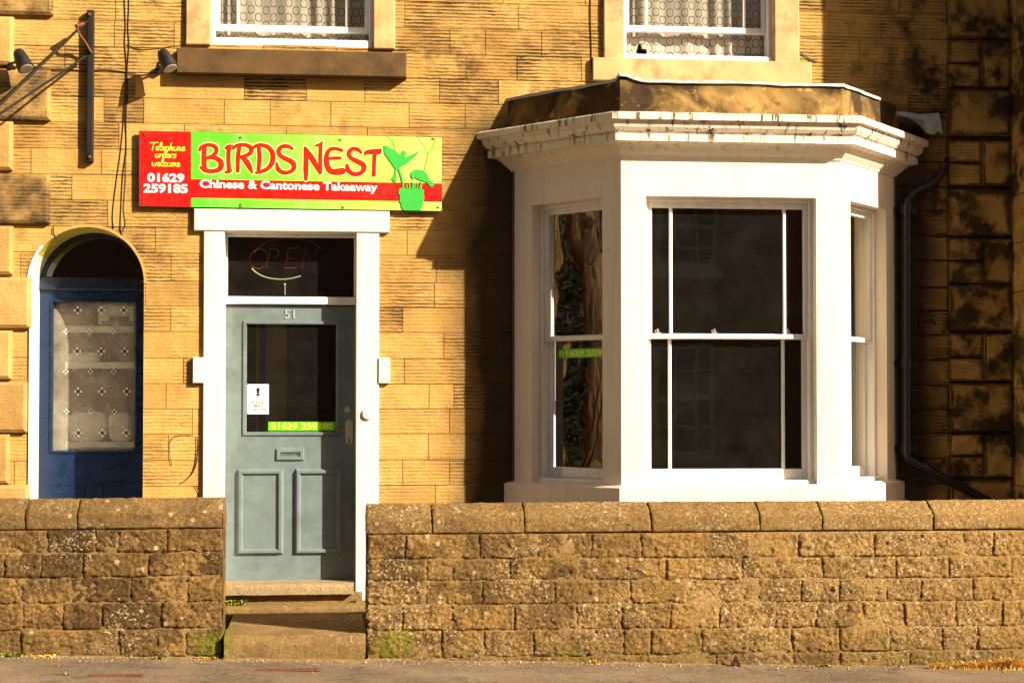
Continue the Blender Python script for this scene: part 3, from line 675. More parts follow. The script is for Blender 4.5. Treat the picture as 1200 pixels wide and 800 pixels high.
# letterbox
mb=MB(); x0,x1,z0,z1=PX(324,YD),PX(357,YD),PZ(340,539.5,YD),PZ(340,525,YD); frame_rect(mb,x0,x1,z0,z1,.035,YD-.016,YD-.0005,.008)
mb.box((x0+.03,YD-.005,z0+.025),(x1-.03,YD,z1-.025),1)
frame_rect(mb,x0+.038,x1-.038,z0+.028,z1-.028,.006,YD-.012,YD-.004,.002); mb.m[-1]=0
put_text(mb,'LETTERS',(331,535),(350,535),529.5,534.5,YD-.0065,0,.02)
D(mb.build('letterbox',[M['grey_door'],M['dark_wood']],fix=False))
mb=MB(); v0=len(mb.v); put_text(mb,'51',(333.5,372.5),(345.5,372.5),363,373.2,YD-.005,0,.012)
n=len(mb.v); fs=list(mb.f)   # thickness
be={}
for f in fs:
    for k in range(len(f)):
        e=(f[k],f[(k+1)%len(f)]); be[e]=1
for (a,b_) in list(be):
    if (b_,a) not in be:
        A,B=mb.v[a],mb.v[b_]; mb.face([A,B,(B[0],YD,B[2]),(A[0],YD,A[2])])
D(mb.build('door_number',M['number_grey'],fix=True))
# lock and handle plate
mb=MB(); c=P(407,480,YD); mb.tube([(c.x,YD-.012,c.z),(c.x,YD+.001,c.z)],.021,16); mb.tube([(c.x,YD-.018,c.z),(c.x,YD-.012,c.z)],.011,12); D(mb.build('lock_cylinder',M['brass']))
mb=MB(); a,b_=P(409,496,YD),P(409,516,YD); w=.027
pts=[(a.x+w*cos(t),YD-.009,a.z+w*sin(t)) for t in [pi*k/8 for k in range(9)]]+[(b_.x-w*cos(t),YD-.009,b_.z-w*sin(t)) for t in [pi*k/8 for k in range(9)]]
mb.prism(pts,(0,.0088,0)); mb.cur=1; mb.box((b_.x-.004,YD-.0105,b_.z-.02),(b_.x+.004,YD-.009,b_.z+.015)); mb.cur=0
mb.tube([(b_.x,YD-.03,a.z-.01),(b_.x,YD-.009,a.z-.01)],.006,8)
mb.tube([P(397,502,YD-.004),P(400,504,YD-.01),P(404,503,YD-.012),P(408,504,YD-.012)],.002,5)
D(mb.build('handle_plate',[M['brass'],M['ink']]))
# stickers on the glass
YG=YD+.016
def quad(mb,x0,x1,y0,y1,Y,m): mb.face([P(x0,y1,Y),P(x1,y1,Y),P(x1,y0,Y),P(x0,y0,Y)],m)
mb=MB(); quad(mb,290,315,450,485,YG,0); put_text(mb,'!',(300.2,464),(304.6,464),454,464,YG-.001,1,.05)
for s_,y,a,b_ in (('PLEASE',473,295,309.5),('MIND',477,297.5,307),('THE STEP',481.3,293,311.5)): put_text(mb,s_,(a,y),(b_,y),y-3.3,y,YG-.001,2,.02)
D(mb.build('step_notice',[M['paper'],M['ink'],M['grey_ink']],fix=False))
mb=MB(); quad(mb,314.5,393,494,504.5,YG,0); put_text(mb,'01629 259185',(317,503),(390.5,503),495.3,503,YG-.001,1,.04)
D(mb.build('phone_sticker',[M['lime'],M['sticker_yellow']],fix=False))
# transom window over the door
mb=MB(); tz0,tz1=PZ(340,357,YD),PZ(340,348,YD)
mb.cbox((DX0-.0,YD-.035,tz0),(DX1,YD+.03,tz1),.006); mb.cbox((DX0,YD-.01,DZ1-.02),(DX1,YD+.03,DZ1),.004); mb.cbox((DX0,YD-.008,tz1),(DX0+.012,YD+.03,DZ1-.02)); mb.cbox((DX1-.012,YD-.008,tz1),(DX1,YD+.03,DZ1-.02))
tw=H(mb.build('transom_window',M['gloss_white']))
mb=MB(); mb.face([(DX0,YD+.02,tz1),(DX1,YD+.02,tz1),(DX1,YD+.02,DZ1),(DX0,YD+.02,DZ1)]); child(mb.build('pane',M['clear'],fix=False),tw)
mb=MB(); mb.cbox((DX0,YD-.01,DZ0),(dx0+.002,YD+.04,tz0),.003); mb.cbox((dx1-.002,YD-.01,DZ0),(DX1,YD+.04,tz0),.003); H(mb.build('door_jamb',M['grey_door']))
# OPEN sign
YO=YD+.06
op=empty('open_sign',(PX(333,YO),YO,PZ(333,303,YO)),'unlit OPEN sign of thin tubes and beads inside the glass above the grey door','sign')
mb=MB()
def ell(cx,cy,rx,ry,a0,a1,n,tilt=0): 
    return [(cx+rx*cos(a)*cos(tilt)-ry*sin(a)*sin(tilt), cy+rx*cos(a)*sin(tilt)+ry*sin(a)*cos(tilt)) for a in [a0+(a1-a0)*k/n for k in range(n+1)]]
def tb(pts,r=.0035,Y=YO,n=6): mb.tube([P(x,y,Y) for x,y in pts],r,n)
tb(ell(303,303,10,12,0,2*pi,28,.2)); tb([(312,314),(317,292)]); tb(ell(321,297,6,5.5,-1.9,1.5,10)); tb([(334,314),(338,291),(351,291)]); tb([(336,303),(346,303)]); tb([(334,314),(348,314)]); tb([(354,314),(358,291),(366,314),(371,291)])
child(mb.build('letter_tubes',M['tube_red']),op)
mb=MB()
for k,(x,y) in enumerate(ell(333,303,41,24,R(18),R(158),38,-.08)): 
    if x<353: 
        c=P(x,y,YO); mb.tube([c+Vector((0,-.004,0)),c+Vector((0,.004,0))],.0052,6)
child(mb.build('lower_beads',M['bead']),op); mb=MB()
for k,(x,y) in enumerate(ell(338,303,42,24,R(200),R(335),34,-.02)): c=P(x,y,YO); mb.tube([c+Vector((0,-.003,0)),c+Vector((0,.003,0))],.0028,6)
child(mb.build('upper_beads',M['bead']),op); mb=MB(); tb([(334,333),(334,346)],.002); c=P(334,333,YO); mb.tube([c+Vector((0,-.006,0)),c+Vector((0,.006,0))],.007,8)
child(mb.build('pull_cord',M['bead']),op)

# ---- door bell
c=P(431,485,YS); db=MB(); db.tube([(c.x,YS-.020,c.z),(c.x,YS-.014,c.z),(c.x,YS+.0,c.z)],[.034,.041,.043],28,cap=True)
db.tube([(c.x+.002,YS-.024,c.z),(c.x+.002,YS-.020,c.z)],.013,16)
tag(db.build('doorbell',M['plastic']),'round white bell push on the right jamb of the shop doorway','doorbell')

# ---- steps
YW=-1.45
WX0,WX1=PX(262,YW),PX(431,YW)
st=empty('entrance_steps',((WX0+WX1)/2,-1,.1),'worn stone steps rising between the low walls to the grey shop door','steps')
def rough_block(mb,a,b_,seed,amp=.006,nx=50,nz_=8,ny=16,round_=.02):
    x0,y0,z0=a; x1,y1,z1=b_
    def disp(p): 
        v=noise.noise_vector(Vector(p)*6+Vector((seed,)*3)); w=noise.noise_vector(Vector(p)*28+Vector((seed,)*3)); return Vector(p)+v*amp+w*amp*.4
    def prof(t):   # t along front bottom->top->back
        L1=z1-z0-round_; L2=pi/2*round_; L3=y1-y0-round_; s=t*(L1+L2+L3)
        if s<L1: return (y0,z0+s)
        if s<L1+L2: q=(s-L1)/round_; return (y0+round_*(1-cos(q)),z1-round_+round_*sin(q))
        return (y0+round_+(s-L1-L2),z1)
    def fn(u,v):
        y,z=prof(v); return disp((x0+(x1-x0)*u,y,z))
    mb.grid(fn,nx,nz_+ny)
    for x in (x0,x1): mb.face([disp((x,*prof(k/20))) for k in range(21)]+[disp((x,y1,z0))])
mb=MB(); mb.rnd=(.3,0,.3); rough_block(mb,(WX0+.012,-1.50,-.06),(WX1-.012,-.28,.192),3,.007); child(mb.build('lower_step',M['step'],smooth=True,fix=False),st)
mb=MB(); mb.rnd=(.2,0,.2); rough_block(mb,(DX0-.08,-.34,.05),(DX1+.09,-.0,.238),5,.005,round_=.012)
child(mb.build('upper_step',M['step'],smooth=True,fix=False),st)
mb=MB(); mb.rnd=(.5,0,.4); rough_block(mb,(DX0-.07,-.075,.20),(DX1+.05,.03,.305),6,.003,round_=.01)
child(mb.build('riser',M['step'],smooth=True,fix=False),st)
mb=MB(); mb.rnd=(0,0,.1); rough_block(mb,(DX0+.010,-.135,.300),(DX1-.010,.24,.374),7,.002,round_=.034,nz_=14); mb.face([(DX0+.01,-.13,.302),(DX1-.01,-.13,.302),(DX1-.01,.2,.302),(DX0+.01,.2,.302)]); child(mb.build('threshold',M['threshold'],smooth=True,fix=False),st)

# ---- blue arched door
YB=.41
bx0,bx1=PX(45,YB),AX1
mb=MB()
# white reveal, with an ochre soffit round the arch
mb.face([(AX0,-.012,.1),(AX0,YB+.05,.1),(AX0,YB+.05,AZS),(AX0,-.012,AZS)],0); mb.face([(AX1,-.002,.1),(AX1,YB+.05,.1),(AX1,YB+.05,AZS),(AX1,-.002,AZS)],0)
na=36
for k in range(na):
    a0,a1=pi*k/na,pi*(k+1)/na
    q=lambda a,r,y:(AXC+r*cos(a),y,AZS+r*sin(a))
    mb.face([q(a0,AR,-.006),q(a1,AR,-.006),q(a1,AR,YB+.05),q(a0,AR,YB+.05)],1 if a1<2.65 else 0)
    mb.face([q(a0,AR,-.006),q(a1,AR,-.006),q(a1,AR+.018,-.006),q(a0,AR+.018,-.006)],2 if a1<2.5 else 0)
    mb.face([q(a0,AR+.018,-.006),q(a1,AR+.018,-.006),q(a1,AR+.018,.01),q(a0,AR+.018,.01)],2 if a1<2.5 else 0)
H(mb.build('arch_reveal',[M['gloss_white'],M['olive_paint'],M['smooth_stone']],fix=False))
gx0b,gx1b=PX(62,YB),PX(159,YB); gz0b,gz1b=PZ(105,528,YB),PZ(105,354,YB); tzb0,tzb1=PZ(105,340,YB),PZ(105,325,YB)
mb=MB(); 
mb.box((AX0,YB,gz1b),(AX1,YB+.045,tzb0)); mb.box((AX0,YB,.12),(AX1,YB+.045,gz0b)); mb.box((AX0,YB,gz0b),(gx0b,YB+.045,gz1b)); mb.box((gx1b,YB,gz0b),(AX1,YB+.045,gz1b))
frame_rect(mb,gx0b-.02,gx1b+.02,gz0b-.02,gz1b+.02,.024,YB-.012,YB+.01)
pz=PZ(105,568,YB); mb.box((gx0b-.02,YB-.006,pz),(gx1b+.01,YB,pz+.006))
for x in (100,121,140): xx=PX(x,YB); mb.box((xx-.003,YB-.005,.4),(xx+.003,YB,pz))
bd=H(mb.build('arched_door',M['blue_door'])); bd['label']='navy blue half glazed door under a round arch'
mb=MB(); mb.cbox((AX0+.002,YB-.035,tzb0),(AX1-.002,YB+.04,tzb1),.006)
for k in range(na):
    a0,a1=pi*k/na,pi*(k+1)/na; pr=[]
    mb.face([q(a0,AR-.001,YB-.01),q(a1,AR-.001,YB-.01),q(a1,AR-.03,YB-.01),q(a0,AR-.03,YB-.01)]); mb.face([q(a0,AR-.03,YB-.01),q(a1,AR-.03,YB-.01),q(a1,AR-.03,YB+.04),q(a0,AR-.03,YB+.04)])
fl=H(mb.build('fanlight_frame',M['blue_dark'],fix=False))
mb=MB(); mb.face([q(pi*k/na,AR-.028,YB+.01) for k in range(na+1)]); child(mb.build('pane',M['glass'],fix=False),fl)
mb=MB(); mb.face([(gx0b-.003,YB+.040,gz0b-.003),(gx1b+.003,YB+.040,gz0b-.003),(gx1b+.003,YB+.040,gz1b+.003),(gx0b-.003,YB+.040,gz1b+.003)],0)
rowy=[(363.5,[91,119,145]),(388.5,[77.5,105,132]),(411.5,[90.5,118.5,146]),(435.5,[77,106,133]),(458.5,[91.5,119.5,148.5]),(482,[78,106,134]),(507,[92,120,148])]
for i,(y,xs) in enumerate(rowy):
    for x in xs:
        s_=1.15 if i%2==0 else .8
        for ddx,ddy in ((0,-3),(0,3),(-3,0),(3,0)):
            cx,cy=x+ddx*s_,y+ddy*s_; r=1.35*s_
            mb.face([P(cx-r,cy,YB+.037),P(cx,cy+r,YB+.037),P(cx+r,cy,YB+.037),P(cx,cy-r,YB+.037)],1)
        if i%2==0:
            r=2.0; mb.face([P(x-r,y,YB+.0365),P(x,y+r,YB+.0365),P(x+r,y,YB+.0365),P(x,y-r,YB+.0365)],2)
child(mb.build('pane',[M['frosted'],M['paper'],M['ink']],fix=False),bd)
# net curtain, and shelves with folded things behind the blue door's glass
def netf(u,v):
    return (gx0b-.05+(gx1b-gx0b+.1)*u, YB+.20+.012*sin(u*38)+.02*sin(u*11+1), gz0b-.1+(gz1b-gz0b+.2)*v)
mb=MB()
mb.cur=0; mb.grid(netf,60,10)
tag(mb.build('net_curtain',M['net'],smooth=True,fix=False),'beige net curtain behind the patterned glass of the blue arched door','curtain')
ws=empty('wall_shelf',(PX(110,YB),YB+.12,1.6),'pale shelves dimly seen behind the patterned glass of the blue door','shelf')
for y in (386,428,521):
    mb=MB(); a=P(78,y+3.5,YB+.1); b_=P(158,y-3.5,YB+.1); mb.box((a.x,YB+.05,a.z),(b_.x,YB+.17,b_.z)); child(mb.build('shelf_board',M['pale_cloth']),ws)
def bundle(x0,x1,y0,y1,mt,label,cat='box',nm='folded_cloth'):
    mb=MB(); a,b_=P(x0,y1,YB+.1),P(x1,y0,YB+.1); w,h=b_.x-a.x,b_.z-a.z; cx,cz=(a.x+b_.x)/2,(a.z+b_.z)/2
    def fn(u,v):
        th=(u-.5)*2*pi; ph=(v-.5)*pi; sx=lambda t: math.copysign(abs(t)**.5,t)
        p=Vector((cx+w/2*sx(cos(ph))*sx(cos(th)),YB+.105+.045*sx(cos(ph))*sx(sin(th)),cz+h/2*sx(sin(ph)))); return p+noise.noise_vector(p*14)*.012
    mb.grid(fn,24,14); tag(mb.build(nm,mt,smooth=True),label,cat)
bundle(80,118,413,425,M['pale_cloth'],'pale folded cloth on the middle shelf behind the blue door glass','cloth')
bundle(80,126,482,517,M['pale_cloth'],'large pale folded cloth on the bottom shelf behind the blue door glass','cloth')
bundle(127,156,484,517,M['pale_cloth'],'smaller pale folded cloth at the right of the bottom shelf behind the blue door glass','cloth')
mb=MB(); a,b_=P(116,381,YB+.1),P(158,358,YB+.1); mb.cbox((a.x,YB+.06,a.z),(b_.x,YB+.15,b_.z),.004,0); mb.box((a.x+.02,YB+.057,a.z+.004),(b_.x-.01,YB+.06,a.z+.03),1); a,b_=P(129,377,YB+.1),P(152,371,YB+.1); mb.box((a.x,YB+.057,a.z),(b_.x,YB+.06,b_.z),2)
tag(mb.build('cardboard_box',[M['pale_cloth'],M['blue_cloth'],M['grey_ink']]),'pale box with a blue stripe on the top shelf behind the blue door glass','box')

# ------------------------------------------------------------------ bay window
def off(poly,o):
    """outline of the bay pushed outwards by o (open polyline that meets the wall y=0)"""
    out=[]; segs=[]
    for a,b_ in zip(poly,poly[1:]):
        d=Vector((b_[0]-a[0],b_[1]-a[1])).normalized(); n=Vector((d.y,-d.x)); segs.append((Vector(a)+n*o,Vector(b_)+n*o,d))
    def inter(p,d,q_,e):
        den=d.x*e.y-d.y*e.x; t=((q_.x-p.x)*e.y-(q_.y-p.y)*e.x)/den; return p+d*t
    p0=segs[0][0]; d0=segs[0][2]; out.append(p0+d0*((0-p0.y)/d0.y))
    for s1,s2 in zip(segs,segs[1:]): out.append(inter(s1[0],s1[2],s2[0],s2[2]))
    p1=segs[-1][1]; d1=segs[-1][2]; out.append(p1+d1*((0-p1.y)/d1.y))
    return [(p.x,p.y) for p in out]
def sweep(mb,prof,m=None,cap=True,sub_=14):
    rings=[]
    for o,z in prof:
        ring=[]; pl=off(BAY,o)
        for a,b_ in zip(pl,pl[1:]):
            for k in range(sub_): ring.append((a[0]+(b_[0]-a[0])*k/sub_,a[1]+(b_[1]-a[1])*k/sub_,z))
        ring.append((*pl[-1],z)); rings.append(ring)
    for r1,r2 in zip(rings,rings[1:]):
        for k in range(len(r1)-1): mb.face([r1[k],r1[k+1],r2[k+1],r2[k]],m)
ZB0=.25; ZBT=3.48
zc=lambda y,Y=-.95: PZ(850,y,Y)
Zf=PZ(850,184,-.8)
op_front=(PX(757.5,-.78),PX(957,-.78),PZ(850,570.5,-.78),PZ(850,230.5,-.78))
# cant openings measured along the splayed faces
def on_cant(px,A,B):
    d=CR@Vector(((px-600)/F,-(400-PPY)/F,-1)); n=Vector((B[1]-A[1],-(B[0]-A[0]))); t=((A[0]-CAM.x)*n.x+(A[1]-CAM.y)*n.y)/(d.x*n.x+d.y*n.y)
    h=CAM+d*t; return (Vector((h.x,h.y))-Vector(A)).length
sides=[(BAY[0],BAY[1]),(BAY[1],BAY[2]),(BAY[2],BAY[3])]
Lc=(Vector(BAY[1])-Vector(BAY[0])).length
uL=(on_cant(623,*sides[0]),on_cant(706,*sides[0])); 
ops=[(uL[0],uL[1],op_front[2],op_front[3]),(op_front[0]-BAY[1][0],op_front[1]-BAY[1][0],op_front[2],op_front[3]),(Lc-uL[1],Lc-uL[0],op_front[2],op_front[3])]
print('cant opening',uL,Lc)
mb=MB(); TH=.24
for (A,B),(u0,u1,z0,z1) in zip(sides,ops):
    d=(Vector(B)-Vector(A)); L=d.length; T=Tm(A[0],A[1],0,math.atan2(d.y,d.x))
    for r_ in sub([(0,ZB0,L,3.52)],(u0,z0,u1,z1)):
        p=[T@Vector(v) for v in ((r_[0],0,r_[1]),(r_[2],0,r_[1]),(r_[2],0,r_[3]),(r_[0],0,r_[3]))]; mb.face(p)
        p=[T@Vector(v) for v in ((r_[0],TH,r_[1]),(r_[2],TH,r_[1]),(r_[2],TH,r_[3]),(r_[0],TH,r_[3]))]; mb.face(p,1)
    for a,b_ in (((u0,z0),(u0,z1)),((u1,z0),(u1,z1)),((u0,z1),(u1,z1)),((u0,z0),(u1,z0))):
        mb.face([T@Vector((a[0],0,a[1])),T@Vector((b_[0],0,b_[1])),T@Vector((b_[0],TH,b_[1])),T@Vector((a[0],TH,a[1]))])
mb.box((BAY[0][0]+.0,-.02,ZB0),(BAY[0][0]+.12,.05,3.5),1); mb.box((BAY[3][0]-.12,-.02,ZB0),(BAY[3][0],.05,3.5),1)
H(mb.build('bay_wall',[M['render_white'],M['dark']],fix=False))
mb=MB(); zs=PZ(850,570,-.82)
sweep(mb,[(.0,zs+.012),(.035,zs),(.045,zs-.008),(.045,.18)]); H(mb.build('bay_sill',M['render_white'],fix=False))
# cornice
z0=zc(135); 
prof=[(.02,z0+.02),(.17,z0+.012),(.195,z0+.004),(.20,z0),(.20,zc(142)),(.185,zc(143.5)),(.172,zc(147)),(.165,zc(148)),(.165,zc(149)),(.168,zc(153)),(.150,zc(155.5)),(.138,zc(158.5)),(.130,zc(159)),(.13,zc(166)),(.115,zc(167)),(.10,zc(169)),(.075,zc(174)),(.05,zc(180)),(.022,zc(184)),(.018,zc(186)),(.0,zc(187))]
# deepen: keep the bold top fillet
prof=[(.02,z0+.02),(.19,z0+.010),(.20,z0),(.20,zc(142)),(.172,zc(143)),(.165,zc(146)),(.168,zc(146.5)),(.160,zc(150)),(.142,zc(154)),(.125,zc(155.5)),(.125,zc(156.5)),(.135,zc(157)),(.135,zc(165.5)),(.12,zc(166)),(.085,zc(167.5)),(.06,zc(171)),(.035,zc(176)),(.012,zc(180)),(.010,zc(182)),(-.002,zc(183))]
mb=MB(); sweep(mb,prof); 
H(mb.build('bay_cornice',M['cornice'],fix=False))
# parapet and lead
zp0,zp1=z0,PZ(850,97,-.78)
mb=MB(); sweep(mb,[(.025,zp0+.0),(.02,zp1),(-.16,zp1),(-.16,zp0)]); par=H(mb.build('bay_parapet',M['parapet'],fix=False))
mb=MB(); rg=random.Random(4)
def lead_ring():
    n=90; pl=off(BAY,.035); pi_=off(BAY,-.17); outer=[];inner=[]
    segs=list(zip(pl,pl[1:])); seg2=list(zip(pi_,pi_[1:]))
    for si,((a,b_),(c_,d_)) in enumerate(zip(segs,seg2)):
        for k in range(n//3+(si==2)):
            t=k/(n//3); x,y=a[0]+(b_[0]-a[0])*t,a[1]+(b_[1]-a[1])*t; 
            w=noise.noise(Vector((x*2.1,y*2.1,0)))*.014+noise.noise(Vector((x*9,y*9,3)))*.004
            lift=.04*math.exp(-((x-1.96)/.10)**2)*(1 if si==1 else .2)
            outer.append((x,y,zp1+.006+w*.6+lift)); x2,y2=c_[0]+(d_[0]-c_[0])*t,c_[1]+(d_[1]-c_[1])*t; inner.append((x2,y2,zp1+.02+w))
    return outer,inner
O,I=lead_ring(); Ob=[(x,y-.002,z-.022+.006*noise.noise(Vector((x*7,y*7,9)))) for x,y,z in O]
for k in range(len(O)-1):
    if k>78: continue
    mb.face([O[k],O[k+1],I[k+1],I[k]]); mb.face([Ob[k],Ob[k+1],O[k+1],O[k]])
child(mb.build('lead_flashing',M['lead'],smooth=False,fix=False),par)
# torn lead end flapping against the wall
mb=MB(); 
tl=[(1050,131),(1062,131),(1078,134),(1090,133),(1100,132),(1103,144),(1104.5,158),(1100,153),(1094,158),(1085,156),(1078,147),(1066,139),(1052,135)]
ctr=(1082,141)
pts=[P(x,y,-.10-.05*noise.noise(Vector((x*.11,y*.13,1)))) for x,y in tl]; cc=P(*ctr,-.16)
for k in range(len(pts)):
    l=(k+1)%len(pts); mb.face([pts[k],pts[l],cc]); 
o=child(mb.build('lead_flashing',M['lead'],fix=False),par); o['label']='torn grey lead sheet curling at the wall'
# bay roof slab and soffit, floor of the bay
mb=MB(); pl=off(BAY,-.1); 
mb.prism([(x,y,3.38) for x,y in pl],(0,0,.22)); H(mb.build('bay_roof',M['lead']))
mb=MB(); mb.prism([(x,y,.5) for x,y in pl],(0,0,.05)); H(mb.build('bay_floor',M['dark']))
# windows of the bay
labels=['left splayed sash window of the bay','front sash window of the bay with margin bars','right splayed sash window of the bay']
zmeet=PZ(850,394,-.66)
BW=[]
for i,((A,B),(u0,u1,z0_,z1_)) in enumerate(zip(sides,ops)):
    d=(Vector(B)-Vector(A)); T=Tm(A[0],A[1],0,math.atan2(d.y,d.x))@Matrix.Translation((0,.085,0))
    w=sash_window('sash_window',u0,u1,z0_,z1_,T,bars=(i==1),fw=.028,meet=(zmeet-z0_)/(z1_-z0_),glass='wavy_glass' if i==0 else 'glass',label=labels[i],lb=.135)
    BW.append((w,T,u0,u1,z0_,z1_))
# sash catches on the meeting rail of the front window
w,T,u0,u1,z0_,z1_=BW[1]
for x in (771.5,838,924):
    mb=MB(); c=P(x,387,-.66); rel=T.inverted()@c
    mb.box((rel.x-.018,.055,rel.z-.02),(rel.x+.018,.085,rel.z-.008)); mb.box((rel.x-.006,.05,rel.z-.008),(rel.x+.006,.075,rel.z+.012)); mb.box((rel.x-.022,.055,rel.z-.004),(rel.x+.0,.065,rel.z+.003))
    o=mb.build('sash_catch',M['brass']); o.parent=w
# phone sticker on left pane
w,T,u0,u1,z0_,z1_=BW[0]
mb=MB(); 
def cantpt(px,py,dy):
    A=T@Vector((0,dy,0)); n3=(T.to_3x3()@Vector((0,1,0))); d=CR@Vector(((px-600)/F,-(py-PPY)/F,-1)); t=((A-CAM).dot(n3))/d.dot(n3); return T.inverted()@(CAM+d*t)
a=cantpt(654.5,419.5,.083); b_=cantpt(706,407.5,.083); e=u1-.064
mb.face([(a.x,.083,a.z),(e,.083,a.z),(e,.083,b_.z),(a.x,.083,b_.z)],0)
v,f=text_mesh('01629 259185',.04); 
x0t=min(q_.x for q_ in v); x1t=max(q_.x for q_ in v); zt0=min(q_.y for q_ in v); zt1=max(q_.y for q_ in v)
full=(e-a.x)*1.10; bi=len(mb.v)
for q_ in v:
    mb.v.append((a.x+.008+full*(q_.x-x0t)/(x1t-x0t),.082,a.z+.012+(b_.z-a.z-.024)*(q_.y-zt0)/(zt1-zt0))); mb.c.append(mb.rnd)
for q_ in f:
    if max(mb.v[bi+k][0] for k in q_)<e: mb.f.append(tuple(bi+k for k in q_)); mb.m.append(1)
o=mb.build('phone_sticker',[M['lime'],M['sticker_yellow']],fix=False); o.parent=w
# shutter panel in the right splay
w,T,u0,u1,z0_,z1_=BW[2]
mb=MB(); mb.cbox((u0+.05,.17,z0_+.05),(u1-.09,.19,z1_-.03)); 
for s_ in (.28,.55,.8): mb.box((u0+.05+(u1-u0-.14)*s_,.164,z0_+.06),(u0+.065+(u1-u0-.14)*s_,.17,z1_-.04))
o=mb.build('folded_shutter',M['shutter']); o.parent=w

# ------------------------------------------------------------------ neighbour house (right)
nb=empty('projecting_house',(XN+2,-.5,0),'dark sandstone house wall projecting forward at the right edge','house')
mb=MB(); YN=-1.12; rgn=random.Random(11); z=-.4
while z<7:
    y=YN; k=0; off_=rgn.uniform(.2,.5)
    while y<0.0:
        y2=min(0.03,y+(off_ if k==0 else rgn.uniform(.35,.6))); mb.rnd=(rgn.random(),.15,rgn.uniform(0,.4)); dx=rgn.uniform(-.004,.004)
        mb.face([(XN+dx,y+.003,z+.003),(XN+dx,y2-.003,z+.003),(XN+dx,y2-.003,z+.357),(XN+dx,y+.003,z+.357)]); y=y2; k+=1
    x=XN
    while x<XN+5:
        x2=x+rgn.uniform(.4,.8); mb.rnd=(rgn.random(),.6,rgn.uniform(0,.4)); mb.face([(x+.003,YN,z+.003),(x2-.003,YN,z+.003),(x2-.003,YN,z+.357),(x+.003,YN,z+.357)]); x=x2
    z+=.36
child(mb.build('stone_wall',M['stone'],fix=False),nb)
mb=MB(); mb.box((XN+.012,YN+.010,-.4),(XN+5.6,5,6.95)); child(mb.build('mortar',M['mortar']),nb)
mb=MB(); mb.prism([(XN-.05,YN-.3,7.0),(XN-.05,5.2,7.0),(XN-.05,2.2,9)],(6,0,0)); child(mb.build('roof',M['slate']),nb)

